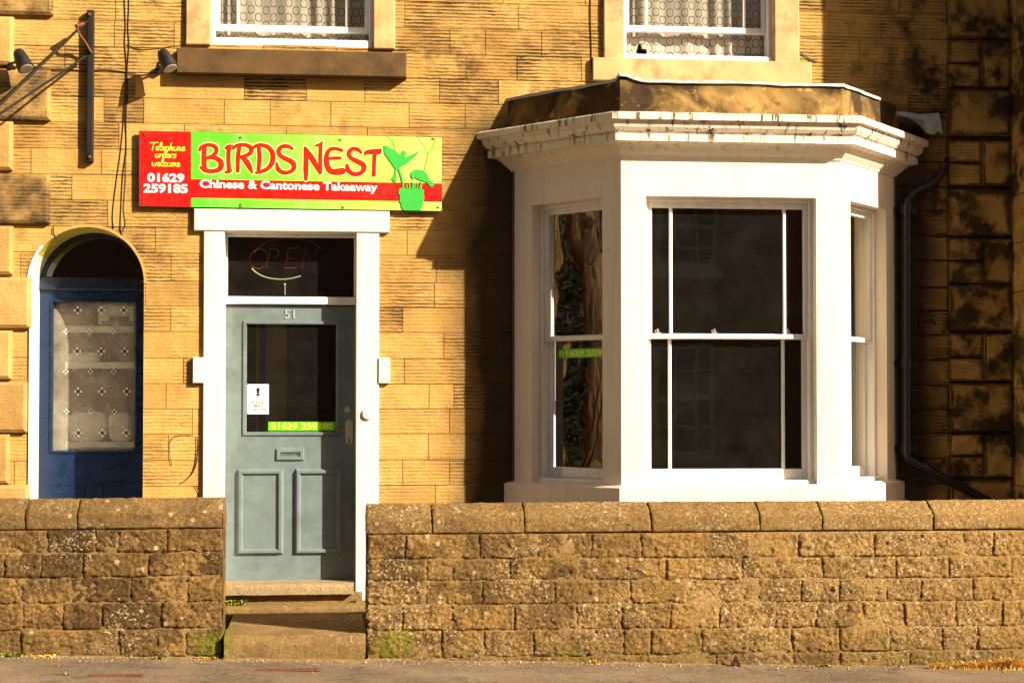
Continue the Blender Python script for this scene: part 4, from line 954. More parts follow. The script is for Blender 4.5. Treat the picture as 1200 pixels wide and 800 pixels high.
# ------------------------------------------------------------------ low walls
def low_wall(name,label,rows,cops,x0,x1,end_left,end_right,bottoms,seed):
    root=empty(name,((x0+x1)/2,YW,0),label,'wall'); rg=random.Random(seed)
    mb=MB()
    for (zt0,zb0,zt1,zb1,js) in rows:
        xs=[x0]+[j for j in js if x0<j<x1]+[x1]
        for a,b_ in zip(xs,xs[1:]):
            zt=lambda x:zt0+(zt1-zt0)*(x-x0)/(x1-x0); zb=lambda x:zb0+(zb1-zb0)*(x-x0)/(x1-x0)
            if zt((a+b_)/2)-zb((a+b_)/2)<.03: continue
            mb.rnd=(rg.random(),rg.random(),rg.random()); g=.0018; pr=rg.uniform(-.005,.005); sd=rg.uniform(0,50)
            nu=max(4,int((b_-a)/.0085)); nv=max(4,int((zt(a)-zb(a))/.0085)); j0,j1=rg.uniform(-.006,.006),rg.uniform(-.006,.006)
            def fn(u,v):
                x=a+g+(b_-a-2*g)*u; z=zb(x)+g+(zt(x)-zb(x)-2*g)*v
                x+=(j0*(1-u)+j1*u)*(v-.5); z+=.005*noise.noise(Vector((x*9,z*3,sd)))
                eu=min(u,1-u)*(b_-a); ev=min(v,1-v)*(zt(x)-zb(x)); e_=min(eu,ev)
                y=YW-.004+pr+.011*max(0,1-e_/.013)**1.5
                p=Vector((x*1.0,z*1.3,sd))
                y+=.008*noise.noise(p*9)+.009*noise.noise(p*26)+.009*noise.noise(p*55)
                return (x,y,z)
            mb.grid(fn,nu,nv)
    child(mb.build('stone_courses',M['rough'],smooth=True,fix=False),root)
    mb=MB(); zl0=min(bottoms)-.15; zt_=rows[0][0]-.004
    mb.rnd=(.0,0,.3); mb.box((x0+.014,YW+.013,zl0),(x1-.014,YW+.29,zt_))
    mb.grid(lambda u,v:(x0+.012+(x1-x0-.024)*u,YW+.006+.014*noise.noise(Vector((u*(x1-x0)*5,v*7,seed)))+.006*noise.noise(Vector((u*(x1-x0)*30,v*34,seed))),zl0+(zt_-zl0)*v),int((x1-x0)/.02),55)
    child(mb.build('mortar',M['pointing'],smooth=True,fix=False),root)
    # rough ends and back
    mb=MB(); mb.rnd=(.4,.5,.5)
    for e in ([x0] if end_left else [])+([x1] if end_right else []):
        def fe(u,v):
            y=YW+.004+.29*u; z=zl0+(zt_-zl0)*v; return (e+.006*noise.noise(Vector((y*12,z*12,e))),y,z)
        mb.grid(fe,24,80)
    mb.grid(lambda u,v:(x0+(x1-x0)*u,YW+.295+.008*noise.noise(Vector((u*40,v*12,3))),zl0+(zt_-zl0)*v),120,30)
    child(mb.build('wall_ends',M['rough'],smooth=True,fix=False),root)
    # coping
    mb=MB(); xs=[x0-(.006 if end_left else 0)]+cops+[x1+(.006 if end_right else 0)]
    zb=rows[0][0]
    for a,b_ in zip(xs,xs[1:]):
        mb.rnd=(rg.random(),0,rg.random()*.5); g=.0035; dz=rg.uniform(-.003,.003); dy=rg.uniform(-.004,.004); sd=rg.uniform(0,30)
        pf=[(YW+.006,zb+.002),(YW-.004,zb+.008),(YW-.007,zb+.09),(YW-.005,zb+.098),(YW+.006,zb+.106),(YW+.05,zb+.136),(YW+.10,zb+.168),(YW+.13,zb+.183),(YW+.16,zb+.187),(YW+.20,zb+.175),(YW+.30,zb+.105),(YW+.31,zb+.0)]
        ch=(a-x0)<.05 
        def fn(u,v):
            t=v*(len(pf)-1); k=min(int(t),len(pf)-2); f_=t-k; y=pf[k][0]+(pf[k+1][0]-pf[k][0])*f_; z=pf[k][1]+(pf[k+1][1]-pf[k][1])*f_
            x=a+g+(b_-a-2*g)*u; ed=min(u,1-u)*(b_-a); rr=.006*max(0,1-ed/.012)
            p=Vector((x,y*2,z*2+sd)); q_=.006*noise.noise(p*6)+.006*noise.noise(p*22)+.005*noise.noise(p*55)
            x+=.006*noise.noise(Vector((y*20,z*20,sd+a*(1-u)+b_*u)))*(1 if .02<u<.98 else 1)
            return (x,y+dy-q_+rr,z+dz+q_*.7-rr*.6)
        mb.grid(fn,max(6,int((b_-a)/.012)),44)
        for xx in (a+g,b_-g): mb.face([(xx,y+dy,z+dz) for y,z in pf])
    child(mb.build('coping',M['coping'],smooth=True,fix=False),root)
    return root
wz=lambda y,px: PZ(px,y,YW)
wx=lambda l:[PX(v,YW) for v in l]
L=PX(-45,YW); LX=L-3.2
ex=lambda l,seed:[L-.45*k-.3*random.Random(seed+k).random()-.02 for k in range(6,-1,-1)]+wx(l)
y=[620,647,676,706,737,770]
js=[[57,112,139,197],[7,49,99,175],[27,85,154,221],[29,76,121,191],[27,142,219]]
rows=[]
for i in range(5): zt,zb=wz(y[i],130),wz(y[i+1],130); rows.append((zt,zb,zt,zb,ex(js[i],i*7)))
z5=wz(770,130); rows.append((z5,-.05+.12,z5,.0,ex([80,160],9)))
rows[-1]=(z5,-.02,z5,-.02,ex([80,170],9))
low_wall('boundary_wall','short stretch of rough stone boundary wall left of the entrance steps',rows,ex([32,93],77),LX,PX(262,YW),False,True,[-.1],21)
RX1=PX(1290,YW)+.9
A0,A1=430,1200
yl=[626,655,681,709,739,772]; yr=[622,651,676,703,733,760,790]
js=[[475,562,628,693,751,879,935,1023,1077,1128,1162],[500,597,677,780,868,963,1048,1110,1183],[498,565,650,738,803,888,938,982,1037,1078,1138],[472,530,603,675,728,785,842,908,955,1010,1058,1118,1172],[518,567,625,697,730,762,821,876,927,982,1040,1102,1143],[600,710,838,928,982,1064,1153]]
rows=[]; x0,x1=PX(430,YW),RX1; xa,xb=PX(430,YW),PX(1200,YW)
exr=[PX(1200,YW)+.3+.38*k for k in range(0,6)]
for i in range(6):
    zl_=[wz(yl[min(i,5)],A0),wz((yl+[800])[i+1],A0)]; zr=[wz(yr[i],A1),wz(yr[i+1],A1)]
    if i==5: zl_=[wz(772,A0),wz(772,A0)-.12]; zr=[wz(760,A1),wz(760,A1)-.16]
    if i==4: zl_[1]=wz(772,A0); zr[1]=wz(760,A1)
    lin=lambda a,b_,x:a+(b_-a)*(x-xa)/(xb-xa)
    rows.append((zl_[0],zl_[1],lin(zl_[0],zr[0],x1),lin(zl_[1],zr[1],x1),wx(js[i])+exr))
low_wall('boundary_wall','long rough stone boundary wall in front of the white bay window',rows,wx([507,615,763,890,963,1093])+[PX(1200,YW)+.4,PX(1200,YW)+1.1],x0,x1,True,False,[-.3],33)

# ------------------------------------------------------------------ shop sign
SY=-.045
sg=empty('shop_sign',(PX(340,SY),SY,PZ(340,200,SY)),'red and green BIRDS NEST takeaway sign above the white shop doorway','sign')
def sy(x,yt): return yt+(x-163)*(7.3/355)
cor=[(162.7,153.3),(518,160.6),(518,247.7),(162.7,242)]
mb=MB(); pts=[P(x,y,SY) for x,y in (cor[3],cor[2],cor[1],cor[0])]; mb.prism(pts,(0,.018,0))
child(mb.build('sign_board',M['bracket']),sg)
lerp=lambda a,b_,t:a+(b_-a)*t
def sq(x0,x1,t0,t1,Y,mt):   # t: 0 top edge .. 1 bottom edge
    def pt(x,t): k=(x-162.7)/355.3; return P(x,lerp(lerp(cor[0][1],cor[1][1],k),lerp(cor[3][1],cor[2][1],k),t),Y)
    mb.face([pt(x0,t1),pt(x1,t1),pt(x1,t0),pt(x0,t0)],mt)
mb=MB(); sq(163.2,224,.006,.994,SY-.001,0); sq(224,517.6,.006,.994,SY-.001,1); sq(224,517.6,.625,.872,SY-.0018,0)
child(mb.build('printed_face',[M['red'],M['green']],fix=False),sg)
zm=lambda x,y:(225+x/5.106,150+y/5.106)
LT=[[(76,112,20),(72,180,26),(76,252,22)],[(46,132,12),(62,112,18),(100,101,16),(138,112,20),(146,140,20),(125,165,18),(92,178,12)],[(95,178,12),(140,180,20),(173,205,28),(168,242,26),(130,258,20),(85,255,20),(52,236,10)],
 [(222,112,20),(218,180,20),(222,256,20)],[(203,120,12),(218,108,12),(242,106,6)],[(202,264,10),(222,262,12),(236,254,8)],
 [(284,112,18),(275,180,20),(274,258,16)],[(246,122,12),(268,106,16),(310,101,18),(345,112,20),(356,138,20),(335,160,20),(295,172,10)],[(295,172,14),(325,200,28),(345,235,24),(361,268,5)],
 [(400,118,18),(404,180,20),(398,252,18)],[(368,116,14),(400,102,16),(450,112,20),(482,150,24),(480,205,24),(450,245,20),(410,262,16),(386,268,12)],
 [(600,124,12),(575,110,18),(540,112,20),(518,135,20),(528,165,20),(565,186,22),(603,208,26),(610,240,22),(585,263,18),(545,266,20),(515,245,20),(508,212,10)],
 [(676,118,10),(682,180,22),(682,250,24),(682,306,16)],[(680,122,12),(720,185,28),(768,268,16)],[(768,268,16),(768,180,18),(770,115,16),(778,85,4)],[(742,106,8),(762,100,12),(782,84,4)],
 [(897,134,14),(860,124,16),(825,130,18),(806,165,22),(808,220,28),(830,258,28),(875,262,34),(900,258,34)],[(812,183,12),(850,180,14),(888,180,12)],
 [(1012,148,10),(995,130,16),(960,126,20),(938,150,20),(950,178,20),(990,200,24),(1026,222,26),(1024,256,22),(990,276,20),(950,268,20),(932,244,22),(928,222,12)],
 [(1038,160,6),(1042,146,16),(1080,142,26),(1122,136,18),(1130,128,6)],[(1112,150,12),(1124,146,14)],[(1094,150,20),(1090,210,18),(1088,280,20)]]
mb=MB()
for s_ in LT: stroke(mb,s_,0,zm,SY-.0030,0,grow=9.5)
for s_ in LT: stroke(mb,s_,0,zm,SY-.0050,1,grow=3.0)
child(mb.build('shop_name',[M['halo'],M['letter_red']],fix=False),sg)
mb=MB(); put_text(mb,'Chinese & Cantonese Takeaway',(234,222),(442.5,226.3),210,223.2,SY-.003,0,.030)
child(mb.build('tagline',M['white_vinyl'],fix=False),sg)
mb=MB(); put_text(mb,'01629',(172.5,213.5),(216,214.2),202.5,213.5,SY-.003,0,.04); put_text(mb,'259185',(168,226),(220,226.8),215,226,SY-.003,0,.04)
child(mb.build('phone_number',M['white_vinyl'],fix=False),sg); mb=MB()
# cursive words
G={'T':([[(-.1,2.0),(.5,2.05),(1.3,2.1)],[(.6,2.05),(.5,1),(.45,0)]],1.0),
'e':([[(0,.45),(.4,.55),(.5,.85),(.3,1.0),(.05,.7),(.05,.25),(.3,0),(.65,.25)]],.62),
'l':([[(0,.2),(.3,1.1),(.38,1.9),(.2,2.1),(.1,1.4),(.12,.4),(.3,0),(.5,.3)]],.48),
'p':([[(.12,1),(.08,0),(.0,-.9)],[(.1,.6),(.3,1),(.6,.8),(.55,.2),(.3,0),(.12,.15)]],.7),
'h':([[(.25,2.0),(.12,1),(.05,0)],[(.08,.4),(.3,.95),(.5,.85),(.45,.2),(.55,0),(.75,.3)]],.72),
'o':([[(.3,1),(.05,.7),(.1,.15),(.35,0),(.6,.35),(.5,.85),(.3,1),(.45,.8),(.8,.85)]],.75),
'n':([[(.1,1),(.05,0)],[(.07,.4),(.3,.95),(.48,.8),(.42,.2),(.55,0),(.72,.3)]],.7),
'r':([[(.1,1),(.05,0)],[(.07,.45),(.25,.9),(.5,.95)]],.5),
'd':([[(.55,.8),(.3,1),(.05,.6),(.1,.1),(.35,.05),(.52,.4)],[(.75,2.0),(.58,1),(.52,.1),(.7,.1)]],.72),
's':([[(.45,1),(.2,.9),(.2,.6),(.45,.4),(.35,.05),(.0,.05)]],.5),
'w':([[(.0,1),(.08,.1),(.28,.15),(.4,.8),(.42,.15),(.62,.1),(.8,1)]],.9),
'c':([[(.45,.85),(.25,1),(.05,.6),(.1,.1),(.35,0),(.6,.3)]],.55),
'm':([[(.1,1),(.05,0)],[(.07,.4),(.25,.95),(.4,.8),(.37,0)],[(.4,.4),(.58,.95),(.73,.8),(.7,.15),(.9,.3)]],.9)}
def cursive(mb,word,xl,xr,yb,xh,Y,m,w,slope):
    tot=sum(G[c][1] for c in word); sx=(xr-xl)/tot; x=0
    for ch in word:
        for s_ in G[ch][0]:
            stroke(mb,[(xl+(x+px_)*sx+.15*py_*xh,yb-py_*xh+slope*(x+px_)*sx) for px_,py_ in s_],w,lambda a,b_:(a,b_),Y,m,n=4)
        x+=G[ch][1]
cursive(mb,'Telephone',175.5,216.5,176,4.3,SY-.004,1,1.35,.02); cursive(mb,'orders',181.5,206,184.6,4.1,SY-.004,1,1.35,.02); cursive(mb,'welcome',177.8,210.5,194.6,4.3,SY-.004,1,1.35,.02)
child(mb.build('telephone_text',[M['white_vinyl'],M['yellow']],fix=False),sg)
# bird emblem
ze=lambda x,y:(430+x/8,150+y/8)
def pol(mb,pts,Y,m):
    p=[P(*ze(x,y),Y) for x,y in pts]; bm_=[Vector((q_.x,q_.z,0)) for q_ in p]
    from mathutils.geometry import tessellate_polygon
    for t in tessellate_polygon([bm_]): mb.face([p[k] for k in t],m)
mb=MB(); E_=SY-.006
for s_,w_ in (([(190,72),(235,125),(262,180),(264,215)],5),([(236,80),(250,130),(262,180)],4),([(345,80),(305,140),(266,182)],4),([(470,78),(525,150),(578,240)],5),([(652,90),(610,190),(578,242),(566,290),(535,415)],7),([(608,196),(650,188),(697,186)],4)):
    stroke(mb,s_,w_,ze,SY-.004,1)
pol(mb,[(163,163),(172,170),(178,158),(186,172),(196,168),(204,184),(250,205),(300,245),(322,240),(330,218),(348,212),(364,228),(366,252),(354,272),(400,262),(486,218),(482,236),(432,285),(380,330),(330,358),(308,378),(283,392),(276,430),(274,475),(280,502),(264,516),(230,480),(255,440),(266,385),(240,345),(214,310),(178,255),(160,238),(172,232),(154,218),(168,212),(150,196),(168,194),(155,180)],E_,0)
stroke(mb,[(300,385),(318,440),(335,510),(345,580)],15,ze,E_-.0004,0)
pol(mb,[(412,430),(425,405),(450,392),(485,392),(520,400),(552,420),(570,445),(580,475),(605,500),(634,522),(612,556),(590,548),(562,510),(520,495),(480,482),(452,465),(438,472),(432,494),(424,470),(412,452)],E_-.0010,0)
pol(mb,[(298,585),(318,565),(345,548),(375,570),(410,560),(440,572),(470,560),(500,575),(536,582),(530,610),(540,650),(528,700),(508,765),(480,775),(345,772),(320,735),(325,715),(305,690),(312,640),(296,615)],E_-.0014,0)
for s_ in ([(385,570),(372,535)],[(405,570),(400,528)],[(425,575),(432,505)],[(448,572),(456,520)],[(470,572),(476,515)],[(492,575),(512,500)],[(505,580),(515,520)],[(440,570),(438,528)]): stroke(mb,s_,11,ze,E_-.0018,0)
child(mb.build('bird_emblem',[M['emblem_green'],M['twig_green']],fix=False),sg)
mb=MB(); rg=random.Random(2)
for (x,y) in ((169,157),(169,237),(282,161),(399,164),(508,163),(514,243),(282,239.5),(402,243)):
    mb=MB(); c=P(x,y,SY-.002); mb.tube([(c.x,SY-.007,c.z),(c.x,SY-.001,c.z)],.006,8)
    for k in range(3):
        a=rg.uniform(0,6.28); l=rg.uniform(.01,.03); mb.tube([(c.x,SY-.006,c.z),(c.x+l*cos(a),SY-.008,c.z+l*sin(a))],.0016,4)
    child(mb.build('fixing_screw',M['rust']),sg)

# ------------------------------------------------------------------ lamps, bracket, cables, pipe
def spot(name,label,px,py,tail,mount):
    Y=-.20; c=P(px,py,Y); root=empty(name,c,label,'lamp','small spotlights fixed to the upper wall')
    ax=Vector((.30,-.22,-.62)).normalized(); t=c-ax*.075
    mb=MB(); prof=[(-.085,.016),(-.08,.032),(-.06,.042),(-.01,.050),(.05,.055),(.062,.058),(.070,.058)]
    mb.tube([c+ax*s_ for s_,_ in prof],[r for _,r in prof],20); root_b=child(mb.build('housing',M['lamp'],smooth=False),root)
    mb=MB(); mb.tube([c+ax*.071,c+ax*.076],[.050,.042],18); child(mb.build('lens',M['lamp_glass']),root)
    m_=P(mount[0],mount[1],-.01)
    mb=MB(); mb.tube([m_,m_+Vector((0,-.03,0))],.030,14); mb.tube([m_+Vector((0,-.03,0)),m_+Vector((-.005,-.10,0.02)),c+Vector((-.03,.03,.0)),c-ax*.02],.009,8); mb.box(c+Vector((-.052,-.008,-.02)),c+Vector((-.040,.012,.02)))
    child(mb.build('arm',M['lamp']),root)
spot('wall_spotlight','small dark spotlight fixed beside the brown sill of the upper window',195,71,None,(187,82))
spot('wall_spotlight','small dark spotlight fixed at the far left edge over the rusticated stones',26,71,None,(14,82))
br=empty('sign_bracket',P(105,100,-.03),'old iron sign bracket with an upright bar and two slanting rods at the upper left','bracket')
mb=MB(); a,b_=P(101,190,-.045),P(110,12,-.045); mb.cbox((a.x,-.055,a.z),(b_.x,-.002,b_.z),.006); child(mb.build('wall_bar',M['bracket']),br)
mb=MB()
e1=P(-25,147,-.85); e2=P(-25,150,-.82)
def wob(a,b_,n=14,s=.006,sd=0): return [a.lerp(b_,k/n)+Vector((0,0,s*noise.noise(Vector((k*.7,sd,0))))) for k in range(n+1)]
mb.tube(wob(P(102,25,-.06),e1,sd=2),.009,7); mb.tube(wob(P(101,66,-.06),e2,sd=5),.009,7)
child(mb.build('rod',M['bracket']),br)
mb=MB(); mb.tube([P(90,33,-.14),P(94,42,-.13),P(100,50,-.09),P(107,62,-.06)],.009,7); mb.tube([P(89,31,-.15),P(98,28,-.1)],.013,7); child(mb.build('hook_strut',M['rust']),br)
for y in (17,184): 
    mb=MB(); c=P(105.5,y,-.056); mb.tube([c+Vector((0,-.012,0)),c],.012,6); child(mb.build('bolt',M['rust']),br)
def cable(pts,label,r=.0030,Y=-.006):
    q_=smooth_path([tuple(P(x,y,Y)) for x,y in pts],6); mb=MB(); mb.tube(q_,r,6); return tag(mb.build('cable_or_shadow_line',M['cable'],smooth=True),label,'cable')
cable([(147,-40),(146,0),(147,30),(146,50),(148,75),(147,112),(144,150),(141,180),(136,215),(132,250),(133,268)],'left one of the black cables hanging down the wall above the arched door')
cable([(151,-40),(151,10),(150,30),(151,55),(149,85),(150,110),(147,140),(148,172),(144,205),(142,240),(141,266),(143,276)],'middle one of the black cables hanging down the wall above the arched door')
cable([(149,110),(148,140),(148,176),(147,215),(145,245),(147,262),(143,272)],'short thin black cable hanging closest to the shop sign above the arched door',.002,-.008)
cable([(0,79),(30,79),(50,81),(75,81),(100,83),(125,82),(150,85),(165,88),(186,84)],'black cable running level across the wall behind the iron bracket',.003,-.008)
cable([(148,53),(155,55),(160,58),(185,57),(205,54),(225,53),(243,54)],'thin black cable running along to the brown sill of the upper window',.002)
cable([(692,-30),(692,20),(693,60),(693,76),(695,96)],'thin dark strip for the joint and shadow line beside the buff stone jamb above the bay',.0035)  # dark strip put in for the jamb's shadow and joint
dp=empty('downpipe',P(1062,580,-.07),'black cast iron downpipe bending off the wall right of the white bay','drainpipe')
mb=MB(); path=smooth_path([tuple(P(x,y,-.075)) for x,y in ((1106,192),(1106,196),(1104,201),(1098,211),(1085,219),(1071,226),(1064,236),(1062,252),(1062,300))],6)
mb.tube(path,.030,14); child(mb.build('swan_neck',M['pipe'],smooth=True),dp)
mb=MB(); a=P(1062.5,240,-.075); b_=P(1062.5,532,-.075); mb.tube([a,b_],.037,16); 
for y in (240,420,520): c=P(1062.5,y,-.075); mb.tube([c,c+Vector((0,0,-.07))],.047,16); mb.box((c.x-.09,-.03,c.z-.06),(c.x+.09,-.012,c.z-.01))
child(mb.build('pipe',M['pipe'],smooth=False),dp)
mb=MB(); mb.tube(smooth_path([tuple(P(x,y,-.075)) for x,y in ((1062.5,525),(1063,534),(1070,541),(1100,557),(1150,583),(1185,600))],5),.034,14); c=P(1078,545,-.075); d_=P(1086,549,-.075); mb.tube([c,d_],.043,14)
child(mb.build('foot_pipe',M['pipe'],smooth=True),dp)

# ------------------------------------------------------------------ weeds, rubble, iron covers
def weed(px,py,Y,n,h,label,dry=False,seed=0,spread=.04,broad=False,z=None):
    rg=random.Random(seed); c=P(px,py,Y); zz=gz(c.x) if z is None else z; mb=MB()
    for k in range(n):
        a=rg.uniform(0,2*pi); l=h*rg.uniform(.4,1); w=(.011 if broad else .0048)*rg.uniform(.7,1.3); bx=c.x+rg.uniform(-spread,spread); by=Y+rg.uniform(-.02,.015)
        d=Vector((cos(a),sin(a)*.6-.2,0)); prev=[Vector((bx-w/2,by,zz)),Vector((bx+w/2,by,zz))]; s_=d.cross(Vector((0,0,1))).normalized()
        for j in range(1,5):
            t=j/4; p=Vector((bx,by,zz))+d*l*.7*t*t+Vector((0,0,l*(t-.45*t*t))); ww=w*(sin(pi*min(.95,t*.8+.2)) if broad else 1-t*.8)
            cur=[p-s_*ww,p+s_*ww]; mb.face([prev[0],prev[1],cur[1],cur[0]]); prev=cur
    return tag(mb.build('weed_tuft',M['dry' if dry else 'weed'],fix=False),label,'weed','weeds along the wall foot')
weed(276,706,-.20,70,.07,'bright green weed at the left end of the upper doorstep',seed=1,broad=True,spread=.06,z=.24)
weed(413,702,-.14,26,.04,'tiny weed at the right end of the upper doorstep',seed=2,broad=True,spread=.03,z=.24)
weed(8,768,-1.49,50,.05,'low green weed at the foot of the short wall by the left edge',seed=3,broad=True,spread=.09)
weed(52,768,-1.49,40,.035,'flat weed at the foot of the short wall left of its middle',seed=4,broad=True,spread=.08,dry=True)
weed(185,768,-1.50,34,.035,'small green weed at the foot of the short wall near the steps',seed=5,broad=True,spread=.03)
weed(242,772,-1.50,40,.03,'sparse weed in the corner of the short wall and the lower step',seed=6,broad=True,spread=.06,dry=True)
weed(697,775,-1.50,26,.07,'dry tuft at the foot of the long wall below its mossy stones',seed=7,dry=True,spread=.03)
weed(640,775,-1.49,30,.03,'thin green weed at the foot of the long wall nearest the steps',seed=12,spread=.12)
weed(862,778,-1.52,30,.05,'dry tuft beside the dark stone chip at the foot of the long wall',seed=8,dry=True,spread=.03)
weed(965,778,-1.50,26,.035,'small green weed at the foot of the long wall right of the stone chip',seed=13,broad=True,spread=.05)
weed(1118,786,-1.52,190,.085,'widest low patch of orange grass at the long wall foot',seed=9,dry=True,spread=.17)
weed(1150,786,-1.53,150,.11,'dry grass just left of the tallest orange tuft at the wall foot',seed=11,dry=True,spread=.12)
weed(1185,786,-1.53,150,.16,'tallest tuft of orange dry grass at the long wall foot by the right edge',seed=10,dry=True,spread=.06)
mb=MB(); c=P(862,778,-1.53); z=gz(c.x); mb.face([(c.x-.04,-1.53,z),(c.x+.035,-1.55,z),(c.x+.005,-1.51,z+.07)]); mb.face([(c.x-.04,-1.53,z),(c.x+.005,-1.51,z+.07),(c.x,-1.48,z)]); mb.face([(c.x+.035,-1.55,z),(c.x,-1.48,z),(c.x+.005,-1.51,z+.07)])
tag(mb.build('stone_chip',M['bracket'],fix=True),'small dark pointed stone chip leaning at the foot of the long wall','stone')
mb=MB(); rg=random.Random(5)
for k in range(2600):
    x=rg.uniform(-2.6,5.4); t=rg.random()**2.2; yy=-1.47-t*.22 if rg.random()<.93 else rg.uniform(-2.4,-1.5)
    if WX0-.0<x<WX1 and yy>-1.53: yy-=.06
    dens=.5+.5*noise.noise(Vector((x*1.4,0,4)))+.15
    if rg.random()>dens: continue
    s_=rg.uniform(.002,.006)*(1.9 if rg.random()<.05 else 1); z=gz(x)+s_*.4; v=[Vector((x,yy,z))+Vector(q_)*s_*rg.uniform(.7,1.4) for q_ in ((1,0,0),(-1,0,0),(0,1,0),(0,-1,0),(0,0,1),(0,0,-1))]
    for t_ in ((0,2,4),(2,1,4),(1,3,4),(3,0,4)): mb.face([v[i] for i in t_])
tag(mb.build('gravel',M['pebble'],fix=False),kind='stuff')
# silt band at the wall foot
mb=MB()
def silt(u,v):
    x=-2.7+8.1*u; w=.035+.03*noise.noise(Vector((x*3,1,0)))+.025*noise.noise(Vector((x*14,1,0))); return (x,-1.44-w*v - (.06 if WX0<x<WX1 else 0),gz(x)+.012*(1-v)**2+.002+.004*noise.noise(Vector((x*30,v*3,0)))-.004*v)
mb.grid(silt,700,6); tag(mb.build('silt',M['wallmortar'],smooth=True,fix=False),kind='stuff')
for px,py,w,lab in ((336,785,.20,'rusty iron valve cover set in the pavement before the lower step'),(136,791.5,.16,'rusty iron strip cover set in the pavement before the short wall')):
    # find the pavement point on the sight line
    d=CR@Vector(((px-600)/F,-(py-PPY)/F,-1)); t=1
    for _ in range(30): p=CAM+d*t; t+=(gz(p.x)-p.z)/d.z
    p=CAM+d*t; mb=MB(); n=9; T=Matrix.Translation((p.x,p.y,gz(p.x)+.001))
    mb.box((-w,-.045,0),(w,.045,.004),None,T)
    for k in range(n): x=-w+2*w*(k+.5)/n; mb.box((x-.006,-.03,.004),(x+.006,.03,.008),None,T)
    tag(mb.build('valve_cover',M['rust']),lab,'cover')

# ------------------------------------------------------------------ across the street: brick house seen mirrored in the panes
opp=empty('brick_house',(3,-17,0),'red brick house with white sash windows across the street, mirrored in the bay glass','house')
YO_=-15.0; wins=[(4.95,3.75,5.95,5.2),(4.95,.9,5.95,2.65),(1.2,3.75,2.3,5.2),(1.2,.9,2.3,2.6),(-3,3.75,-1.9,5.2),(-3,.9,-1.9,2.6),(9,3.75,10,5.2),(9,.9,10,2.6)]
rs=[(-8,-.4,13,8.0)]
for w_ in wins: rs=sub(rs,w_)
mb=MB()
for a in rs: mb.face([(a[0],YO_,a[1]),(a[0],YO_,a[3]),(a[2],YO_,a[3]),(a[2],YO_,a[1])])
mb.box((-8,YO_-6,-.4),(13,YO_-.3,7.9)); child(mb.build('brick_wall',M['brick'],fix=False),opp)
mb=MB(); mb.prism([(-8.3,YO_+.3,8.0),(-8.3,YO_-6.3,8.0),(-8.3,YO_-3,9.8)],(21.6,0,0)); child(mb.build('roof',M['slate']),opp)
mb=MB(); mb.box((-8,YO_-.001,3.05),(13,YO_+.06,3.25)); child(mb.build('string_course',M['kerb']),opp)
for (x0,z0_,x1,z1_) in wins:
    mb=MB(); y0,y1=YO_-.12,YO_-.02
    for a,b_ in (((x0,z0_),(x0+.09,z1_)),((x1-.09,z0_),(x1,z1_)),((x0,z1_-.09),(x1,z1_)),((x0,z0_),(x1,z0_+.12)),((x0,(z0_+z1_)/2-.03),(x1,(z0_+z1_)/2+.03)),((x0+(x1-x0)/3-.015,z0_),(x0+(x1-x0)/3+.015,z1_)),((x1-(x1-x0)/3-.015,z0_),(x1-(x1-x0)/3+.015,z1_)),((x0,z0_+(z1_-z0_)*.25),(x1,z0_+(z1_-z0_)*.25+.03)),((x0,z0_+(z1_-z0_)*.75),(x1,z0_+(z1_-z0_)*.75+.03))):
        mb.box((a[0],y0+rng.uniform(0,.002),a[1]),(b_[0],y1+rng.uniform(0,.004),b_[1]))
    mb.box((x0-.08,YO_-.1,z0_-.12),(x1+.08,YO_+.08,z0_-.001)); wf=child(mb.build('window',M['old_white']),opp)
    mb=MB(); mb.face([(x0,YO_-.08,z0_),(x1,YO_-.08,z0_),(x1,YO_-.08,z1_),(x0,YO_-.08,z1_)]); child(mb.build('pane',M['dark'],fix=False),wf)

# ------------------------------------------------------------------ tree beside the house, mirrored in the left splay
tr=empty('garden_tree',(-6,-.9,0),'leaning broad leaved tree beyond the left edge, mirrored in the bay glass','tree')
mb=MB()
tp=[(-6.0,-.46,-.1),(-6.0,-.44,.6),(-6.0,-.42,1.1),(-6,-.45,1.8),(-6,-.50,2.4),(-6.0,-.42,3.2),(-6.05,-.30,4.0),(-6.2,-.40,5.4),(-6.3,-.9,7)]
q_=smooth_path(tp,6); mb.tube(q_,[.19+.0*k for k in range(len(q_))],26)
mb.tube(smooth_path([(-5.75,-.34,.3),(-5.75,-.42,1.0),(-5.8,-.60,1.7),(-5.85,-.78,2.5),(-6.0,-.86,3.4),(-6.3,-1.0,5)],6),.085,14)
mb.tube(smooth_path([(-5.82,-.28,.3),(-5.82,-.30,1.0),(-5.82,-.47,1.7),(-5.86,-.60,2.4),(-5.95,-.55,3.4),(-6.2,-.6,5)],6),.05,10)
for a in range(7):
    an=a*.9; mb.tube([(-6.2,-.6,4.6+a*.3),(-6.2+1.0*cos(an),-.9+.9*sin(an)-.3,5.4+a*.3),(-6.2+1.9*cos(an),-1.3+1.5*sin(an)-.4,6.1+a*.3)],[.08,.05,.02],8)
child(mb.build('trunk',M['bark'],smooth=True),tr)
mb=MB(); rg=random.Random(9)
cl=[Vector((-6.2+rg.gauss(0,1.2),-1.9+rg.gauss(0,.75),5.6+rg.gauss(0,1.1))) for _ in range(60)]+[Vector((-6.6+rg.gauss(0,.4),-1.5+rg.gauss(0,.35),3.2+rg.gauss(0,.6))) for _ in range(14)]
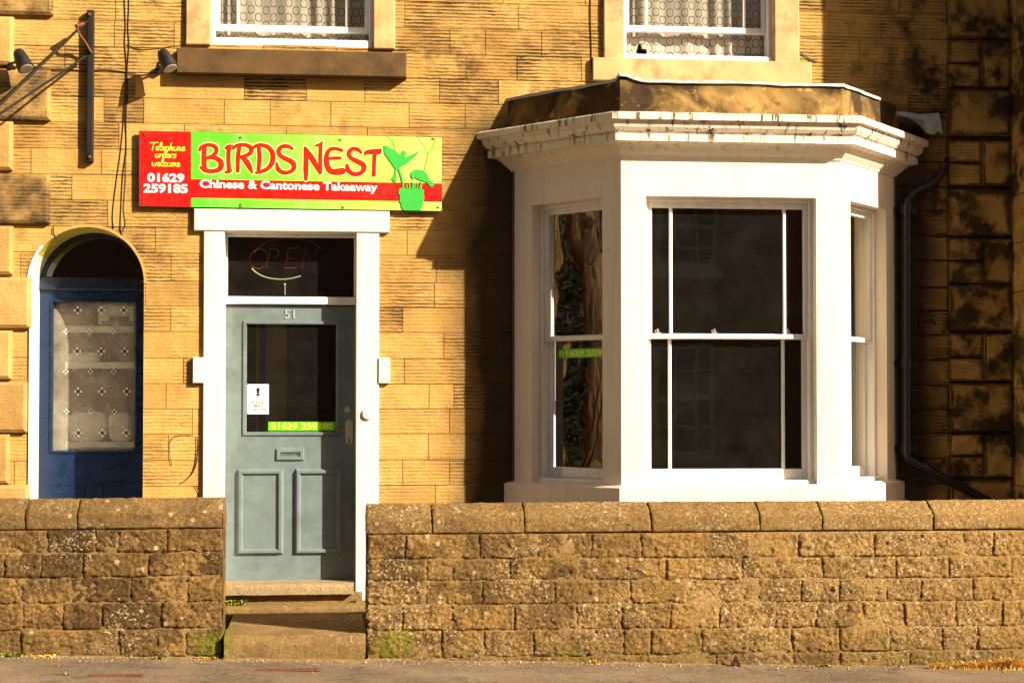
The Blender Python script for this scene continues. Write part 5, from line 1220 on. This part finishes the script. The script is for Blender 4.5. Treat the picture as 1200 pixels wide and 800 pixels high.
for c in cl:
    for k in range(150):
        p=c+Vector((rg.gauss(0,.24),rg.gauss(0,.24),rg.gauss(0,.2)))
        if p.y>-.1: continue
        u=Vector((rg.gauss(0,1),rg.gauss(0,1),rg.gauss(0,1))).normalized(); w_=u.cross(Vector((rg.gauss(0,1),rg.gauss(0,1),1))).normalized(); s_=rg.uniform(.03,.06)
        mb.face([p-u*s_,p-w_*s_*.5,p+u*s_,p+w_*s_*.5])
child(mb.build('crown',M['leaf'],fix=False),tr)

hd=MB(); rg=random.Random(12)
for k in range(22000):
    p=Vector((rg.uniform(-12.5,-10.8),rg.uniform(-4.6,.6),rg.uniform(0,5.2)))
    if (p.x+11.6)**2/.8+max(0,p.z-3.8)**2/2.2>1.2+.5*noise.noise(p*1.3): continue
    u=Vector((rg.gauss(0,1),rg.gauss(0,1),rg.gauss(0,1))).normalized(); w_=u.cross(Vector((rg.gauss(0,1),rg.gauss(0,1),1))).normalized(); s_=rg.uniform(.03,.06)
    hd.face([p-u*s_,p-w_*s_*.5,p+u*s_,p+w_*s_*.5])
tag(hd.build('tall_hedge',M['leaf'],fix=False),'tall dark hedge beyond the garden tree, mirrored behind its trunk in the bay glass','hedge')

def crack(pts,w):
    mb=MB(); stroke(mb,pts,w,lambda a,b_:(a,b_),-.0085,0); H(mb.build('wall_crack',M['ink'],fix=False))
crack([(231,511),(231.5,525,1.3),(230,541,1.6),(226,553,1.2),(219,561,.9),(212,566,.8)],1.0)
crack([(201,545,1),(199,532,.8),(199,519,.7),(205,511,.7),(216,509.5,.7),(226,510,.7)],.8)
crack([(229,569,1.2),(233,576,1.2),(234,590,1.6)],1.2)
crack([(938,62,1.2),(945,67,1.6),(951,71,2),(957,72.5,1.2)],1.2)
crack([(63,265,1),(62.5,272,1.4),(66,281,1.2)],1.2)

ob=empty('sky_blocker_shed',(-15,-2,0),'added dark timber outbuilding behind the hedge, blocking bright sky from the bay glass reflection','outbuilding')  # added shed, hides the sky from the left bay pane's reflection
mb=MB(); mb.box((-18,-6.5,-.2),(-13.5,3.5,5.5)); child(mb.build('blocker_wall',M['dark_wood']),ob)
mb=MB(); mb.prism([(-18.3,-6.8,5.5),(-13.2,-6.8,5.5),(-15.75,-6.8,7.6)],(0,10.6,0)); child(mb.build('roof',M['slate']),ob)
